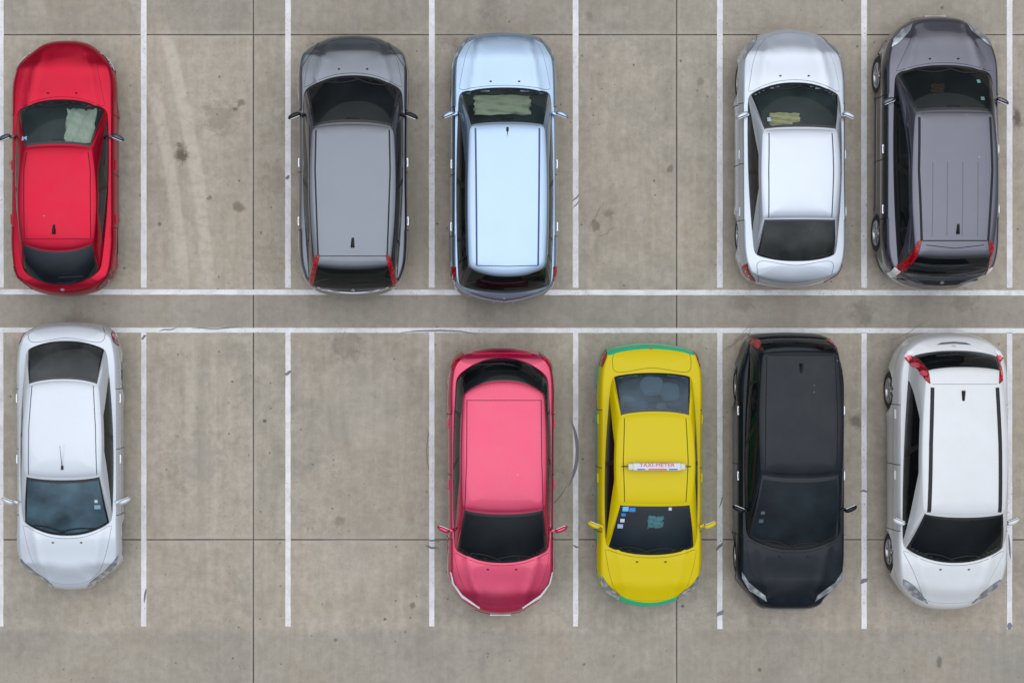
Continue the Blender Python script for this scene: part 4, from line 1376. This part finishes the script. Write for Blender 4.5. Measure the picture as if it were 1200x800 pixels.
add('J', name='hatchback', cat='car', dir=-1, cx=1112, label='white hatchback in the lower right bay with black roof rails and spotted red tail lights', paint=white2,
    out=[(714, 0), (711, 25), (701, 42), (682, 58), (655, 64), (600, 65), (480, 65), (435, 63.5), (410, 56), (397, 43), (391.5, 25), (389.5, 0)],
    zr=1.60, belt=1.00, cowl=1.02, hoodf=0.80, rearz=1.02, hatch=True, rearwin=True, of=0.98, orr=1.0, wout=0.02,
    wsb=(660, 641), wst=(604, 600), rr=(431, 435), rgb=(411, 418), gb=(60, 59, 52), gt=(48, 50, 44),
    hood=[(0, 707), (26, 704), (36, 692), (47, 668), (59, 645)], hl=[(26, 706), (43, 697), (56, 683), (57, 676), (46, 683), (32, 697)],
    tl=[(40, 449), (44, 446), (50, 430), (58, 420), (53, 414), (46, 422), (41, 436)], tlz=1.25, tips=[([(47, 411), (53, 411), (58, 418), (53, 419)], M['led'])],
    mir=(609, 73), win=[(0.05, 0.46, 0), (0.50, 0.86, 1)], glass=g_ws, rglass=g_dark, sglass=g_side,
    rib=[rails([(41.5, 600), (40.5, 520), (38, 454)], 0.062, T, 0.010, 'roof_rail'), ('spoiler_gap', [(-38, 450), (38, 450)], 0.010, 0.002, simple('gap_grey', (0.3, 0.31, 0.33, 1), 0.6), False)], fin=(2, 464))

# ------------------------------------------------------------------ extra parts of single cars
def local_box(car, name, c, size, mat, bev=0.01, rot=None, parent=None):
    bm = bmesh.new(); rbox(bm, c, size, bev, rot)
    return link_mesh(name, bm_mesh(name, bm, mat, True), parent or car.root)

for k, py, hw in (('J', 405, 0), ('E', 331, 0), ('A', 339, 0), ('B', 340, 0), ('C', 351, 0), ('H', 408, 0)):
    c = cars[k]; y = c.L(py, 0.9)
    c.panel('badge', [(0.036 * math.cos(a * PI / 5), y + 0.018 * math.sin(a * PI / 5)) for a in range(10)], M['alloy'], 0.012, 0.02, grid=0.04)
c = cars['G']
def strip(c, name, pts, z, mat, up):
    pl = [(c.W(h, z), c.L(p, z)) for h, p in pts]
    c.panel(name, pl, mat, up, 0.03, grid=0.05)
strip(cars['G'], 'bumper_step', [(-33, 411.5), (-15, 409), (15, 409), (33, 411.5), (35, 415), (16, 413.5), (-16, 413.5), (-35, 415)], 0.8, red2, 0.018)  # raised panel added to mimic the pale highlight along the bumper edge
strip(cars['E'], 'bumper_step', [(-48, 326), (-25, 332.5), (0, 334), (25, 332.5), (48, 326), (46, 331), (22, 337), (0, 338), (-22, 337), (-46, 331)], 0.8, grey2, 0.016)
strip(cars['E'], 'tailgate_trim', [(-28, 328.5), (0, 330), (28, 328.5), (20, 332), (0, 333), (-20, 332)], 0.9, T, 0.010)
strip(cars['J'], 'tailgate_trim', [(-20, 404), (0, 402.5), (20, 404), (14, 401.5), (0, 400.5), (-14, 401.5)], 0.9, simple('trim_grey', (0.12, 0.13, 0.14, 1), 0.5), 0.010)
lens = simple('tail_lens_spot', (0.85, 0.10, 0.15, 1), 0.15, coat=1.0)
jc = cars['J']
for sg in (1, -1):
    for hw, py in ((53, 419), (49.5, 428), (45, 437)):
        x, y = sg * jc.W(hw, 1.2), jc.L(py, 1.2)
        jc.panel('tail_lens', [(x + 0.045 * math.cos(a * PI / 4), y + 0.045 * math.sin(a * PI / 4)) for a in range(8)], lens, 0.016, 0.02, grid=0.04)
# taxi: roof sign with lettering
tx = cars['H']; sp = tx.sp
u = tx.L(546.5, 1.55); zt = tx.drop(0.1, u)[0].z
sign = bpy.data.objects.new('roof_sign', None); COL.objects.link(sign); sign.parent = tx.root; sign.location = (0, u, zt)
cream = simple('sign_cream', (0.62, 0.60, 0.50, 1), 0.35, coat=0.4)
signm = simple('sign_white', (0.62, 0.63, 0.66, 1), 0.35, coat=0.4)
bm = bmesh.new(); rbox(bm, (0, 0, 0.085), (0.80, 0.125, 0.09), 0.02, None, 3)
link_mesh('sign_box', bm_mesh('sign_box', bm, signm), sign)
for sx in (-1, 1):
    bm = bmesh.new(); rbox(bm, (sx * 0.435, 0, 0.085), (0.09, 0.11, 0.075), 0.025, None, 3)
    link_mesh('sign_end', bm_mesh('sign_end', bm, cream), sign)
    bm = bmesh.new(); rbox(bm, (sx * 0.30, 0, 0.02), (0.04, 0.06, 0.05), 0.006)
    rbox(bm, (sx * 0.52, 0, 0.045), (0.12, 0.018, 0.018), 0.005)
    link_mesh('sign_bracket', bm_mesh('sign_bracket', bm, T), sign)
def text_mesh(name, txt, size, mat, parent, loc, rot, ext=0.002, sx=1.0):
    cu = bpy.data.curves.new(name, 'FONT'); cu.body = txt; cu.size = size; cu.extrude = ext
    cu.align_x = 'CENTER'; cu.align_y = 'CENTER'
    to = bpy.data.objects.new(name, cu); COL.objects.link(to)
    dg = bpy.context.evaluated_depsgraph_get()
    me = bpy.data.meshes.new_from_object(to.evaluated_get(dg))
    bpy.data.objects.remove(to)
    me.materials.clear(); me.materials.append(mat)
    o = link_mesh(name, me, parent); o.location = loc; o.rotation_euler = rot; o.scale = (sx, 1, 1)
    return o
rinkk = simple('sign_red', (0.55, 0.03, 0.04, 1), 0.5); binkk = simple('sign_blue', (0.03, 0.10, 0.50, 1), 0.5)
text_mesh('lettering', 'TAXI-METER', 0.085, rinkk, sign, (0, -0.025, 0.131), (0, 0, PI), sx=1.25)
text_mesh('lettering', 'TAXI-METER', 0.060, rinkk, sign, (0, 0.0635, 0.085), (PI / 2, 0, PI), sx=1.2)
text_mesh('lettering', 'TAXI-METER', 0.060, rinkk, sign, (0, -0.0635, 0.085), (PI / 2, 0, 0), sx=1.2)
for x0, x1 in ((-0.34, -0.20), (-0.16, 0.14), (0.2, 0.33)):
    bm = bmesh.new(); rbox(bm, ((x0 + x1) / 2, 0.042, 0.131), (x1 - x0, 0.018, 0.002), 0)
    link_mesh('sign_stripe', bm_mesh('sign_stripe', bm, binkk if x0 != -0.16 else rinkk, False), sign)

# windscreen stickers: small panels laid on the glass
def sticker(car, px_off, py, w, l, mat, name='sticker'):
    z = 1.2
    x = car.dir * car.W(px_off, z) ; y = car.L(py, z)
    car.panel(name, [(x - w / 2, y - l / 2), (x + w / 2, y - l / 2), (x + w / 2, y + l / 2), (x - w / 2, y + l / 2)], mat, 0.004, 0.003, grid=0.05, parent=car.ws)
sb = simple('sticker_blue', (0.03, 0.22, 0.70, 1), 0.4); sl = simple('sticker_sky', (0.15, 0.50, 0.80, 1), 0.4); sw = simple('sticker_white', (0.6, 0.65, 0.72, 1), 0.4)
for a in ((-34, 595, .10, .08, sl), (-26, 596, .10, .07, sb), (-36, 602, .07, .05, sb), (-37, 609, .07, .06, sw), (-39, 616, .09, .07, simple('sticker_lilac', (0.35, 0.45, 0.75, 1), 0.4)), (18, 595, .05, .05, sw)):
    sticker(tx, *a)
for a in ((37, 587, .05, .05, sw), (38, 594, .10, .07, simple('sticker_pale', (0.25, 0.38, 0.48, 1), 0.4))):
    sticker(cars['F'], *a)
sticker(cars['A'], -40, 163, .09, .07, simple('sticker_paleblue', (0.25, 0.42, 0.6, 1), 0.4))
for a in ((-40, 600, .06, .05, M['lampdark']), (-41, 610, .07, .06, M['lampdark'])): sticker(cars['I'], *a)
sticker(cars['D'], -35, 141, .06, .07, simple('sticker_grey', (0.35, 0.45, 0.5, 1), 0.4))
for a in ((36, 96, .06, .06, simple('sticker_teal', (0.15, 0.3, 0.33, 1), 0.4)), (36, 118, .06, .06, simple('sticker_teal2', (0.12, 0.22, 0.22, 1), 0.4))): sticker(cars['E'], *a)

# boxes, shades and cushions lying inside the cars
def thing(o, label, cat):
    o['label'] = label; o['category'] = cat; return o
def crumple(name, cx_, cy, w, l, z, mat, amp=0.03, seed=1, tilt=0.0, n=18, wob=0.10):
    r = random.Random(seed); V = []; Fc = []
    ph = [r.uniform(0, 6) for _ in range(6)]
    for j in range(n + 1):
        for i in range(n + 1):
            x, y = (i / n - .5), (j / n - .5)
            h = math.sin(x * 9 + y * 5 + ph[0]) * math.sin(y * 11 - x * 4 + ph[1]) * amp + abs(math.sin(x * 17 + y * 9 + ph[2])) * amp * .6
            e = 1 + wob * math.sin(9 * x + ph[3]) * math.sin(11 * y + ph[4]) + wob * 0.6 * math.sin(23 * (x - y) + ph[5])
            V.append((x * w * e, y * l * e, h + y * l * tilt))
    for j in range(n):
        for i in range(n):
            k = j * (n + 1) + i; Fc.append((k, k + 1, k + n + 2, k + n + 1))
    base = len(V)
    o = mk(name, V, Fc, mat, None, loc=(cx_, cy, z))
    m = o.modifiers.new('thickness', 'SOLIDIFY'); m.thickness = 0.006
    return o
A = cars['A']
shade_m = simple('sunshade_foil', (0.80, 0.74, 0.70, 1), 0.45, bump=0.5, bscale=12)
thing(crumple('sunshade', A.X0 + 0.33, A.Y0 + A.ube - 0.28, 0.50, 0.62, 1.06, shade_m, 0.05, 3, -0.50, 18, 0.05), 'crumpled pale sunshade lying behind the crimson car windshield', 'sunshade')
D = cars['D']
thing(crumple('folded_cloth', D.X0 - 0.18, D.Y0 + D.ube - 0.42, 0.50, 0.22, 1.02, simple('cloth_cream', (0.85, 0.66, 0.36, 1), 0.8, bump=0.5), 0.03, 5, 0, 18, 0.06), 'cream folded cloth on the dashboard of the silver sedan', 'cloth')
C = cars['C']
thing(crumple('sunshade', C.X0 - 0.05, C.Y0 + C.ube - 0.22, 0.95, 0.34, 1.13, simple('shade_olive', (0.70, 0.64, 0.52, 1), 0.6, bump=0.5), 0.04, 8, -0.3, 18, 0.05), 'pale beige sunshade on the dashboard of the pale blue SUV', 'sunshade')
E = cars['E']
thing(crumple('tissue_box', E.X0 - 0.12, E.Y0 + E.ube - 0.25, 0.22, 0.14, 1.08, simple('card_orange', (0.55, 0.10, 0.04, 1), 0.7), 0.015, 2), 'orange red tissue box on the dashboard of the purple grey SUV', 'box')
H_ = cars['H']
thing(crumple('hanging_garland', H_.X0 + 0.05, H_.Y0 - H_.ube + 0.44, 0.26, 0.20, 1.10, simple('jade', (0.50, 0.85, 0.72, 1), 0.5, bump=0.5, bscale=30), 0.03, 4, 0, 18, 0.10), 'pale jade cloth bundle on the dashboard of the taxi', 'ornament')
def cushion(px, py, rx, ry, rz, z, mat, label):
    bm = bmesh.new(); bmesh.ops.create_uvsphere(bm, u_segments=20, v_segments=12, radius=1)
    r = random.Random(int(px * 3 + py))
    for v in bm.verts:
        k = 1 + 0.06 * math.sin(5 * v.co.x + r.random()) * math.sin(4 * v.co.y + 1)
        v.co = Vector((math.copysign(abs(v.co.x) ** .8, v.co.x) * rx * k, math.copysign(abs(v.co.y) ** .8, v.co.y) * ry * k, v.co.z * rz))
    z -= 0.05
    o = link_mesh('cushion', bm_mesh('cushion', bm, mat)); o.location = (CX + (px - VX) * (H - z) / F, (VY - py) * (H - z) / F, z)
    return thing(o, label, 'cushion')
cg = simple('cushion_grey', (0.45, 0.52, 0.55, 1), 0.85, bump=0.4); cp = simple('cushion_pale', (0.50, 0.55, 0.48, 1), 0.85, bump=0.4); cb = simple('cushion_blue', (0.06, 0.14, 0.40, 1), 0.85, bump=0.4)
cushion(764, 452, .20, .17, .08, 1.09, cg, 'large grey cushion on the parcel shelf inside the taxi rear window')
cushion(785, 459, .17, .16, .08, 1.12, simple('cushion_slate', (0.36, 0.44, 0.48, 1), 0.85, bump=0.4), 'slate grey round cushion at the right of the taxi rear window')
cushion(735, 473, .15, .15, .09, 1.02, cp, 'pale olive cushion at the lower left inside the taxi rear window')
cushion(753, 477, .12, .12, .08, 1.00, cb, 'blue cushion between the paler ones inside the taxi rear window')
cushion(778, 478, .16, .10, .09, 1.00, cp, 'pale olive flat cushion nearest the roof inside the taxi rear window')
cars_done = True
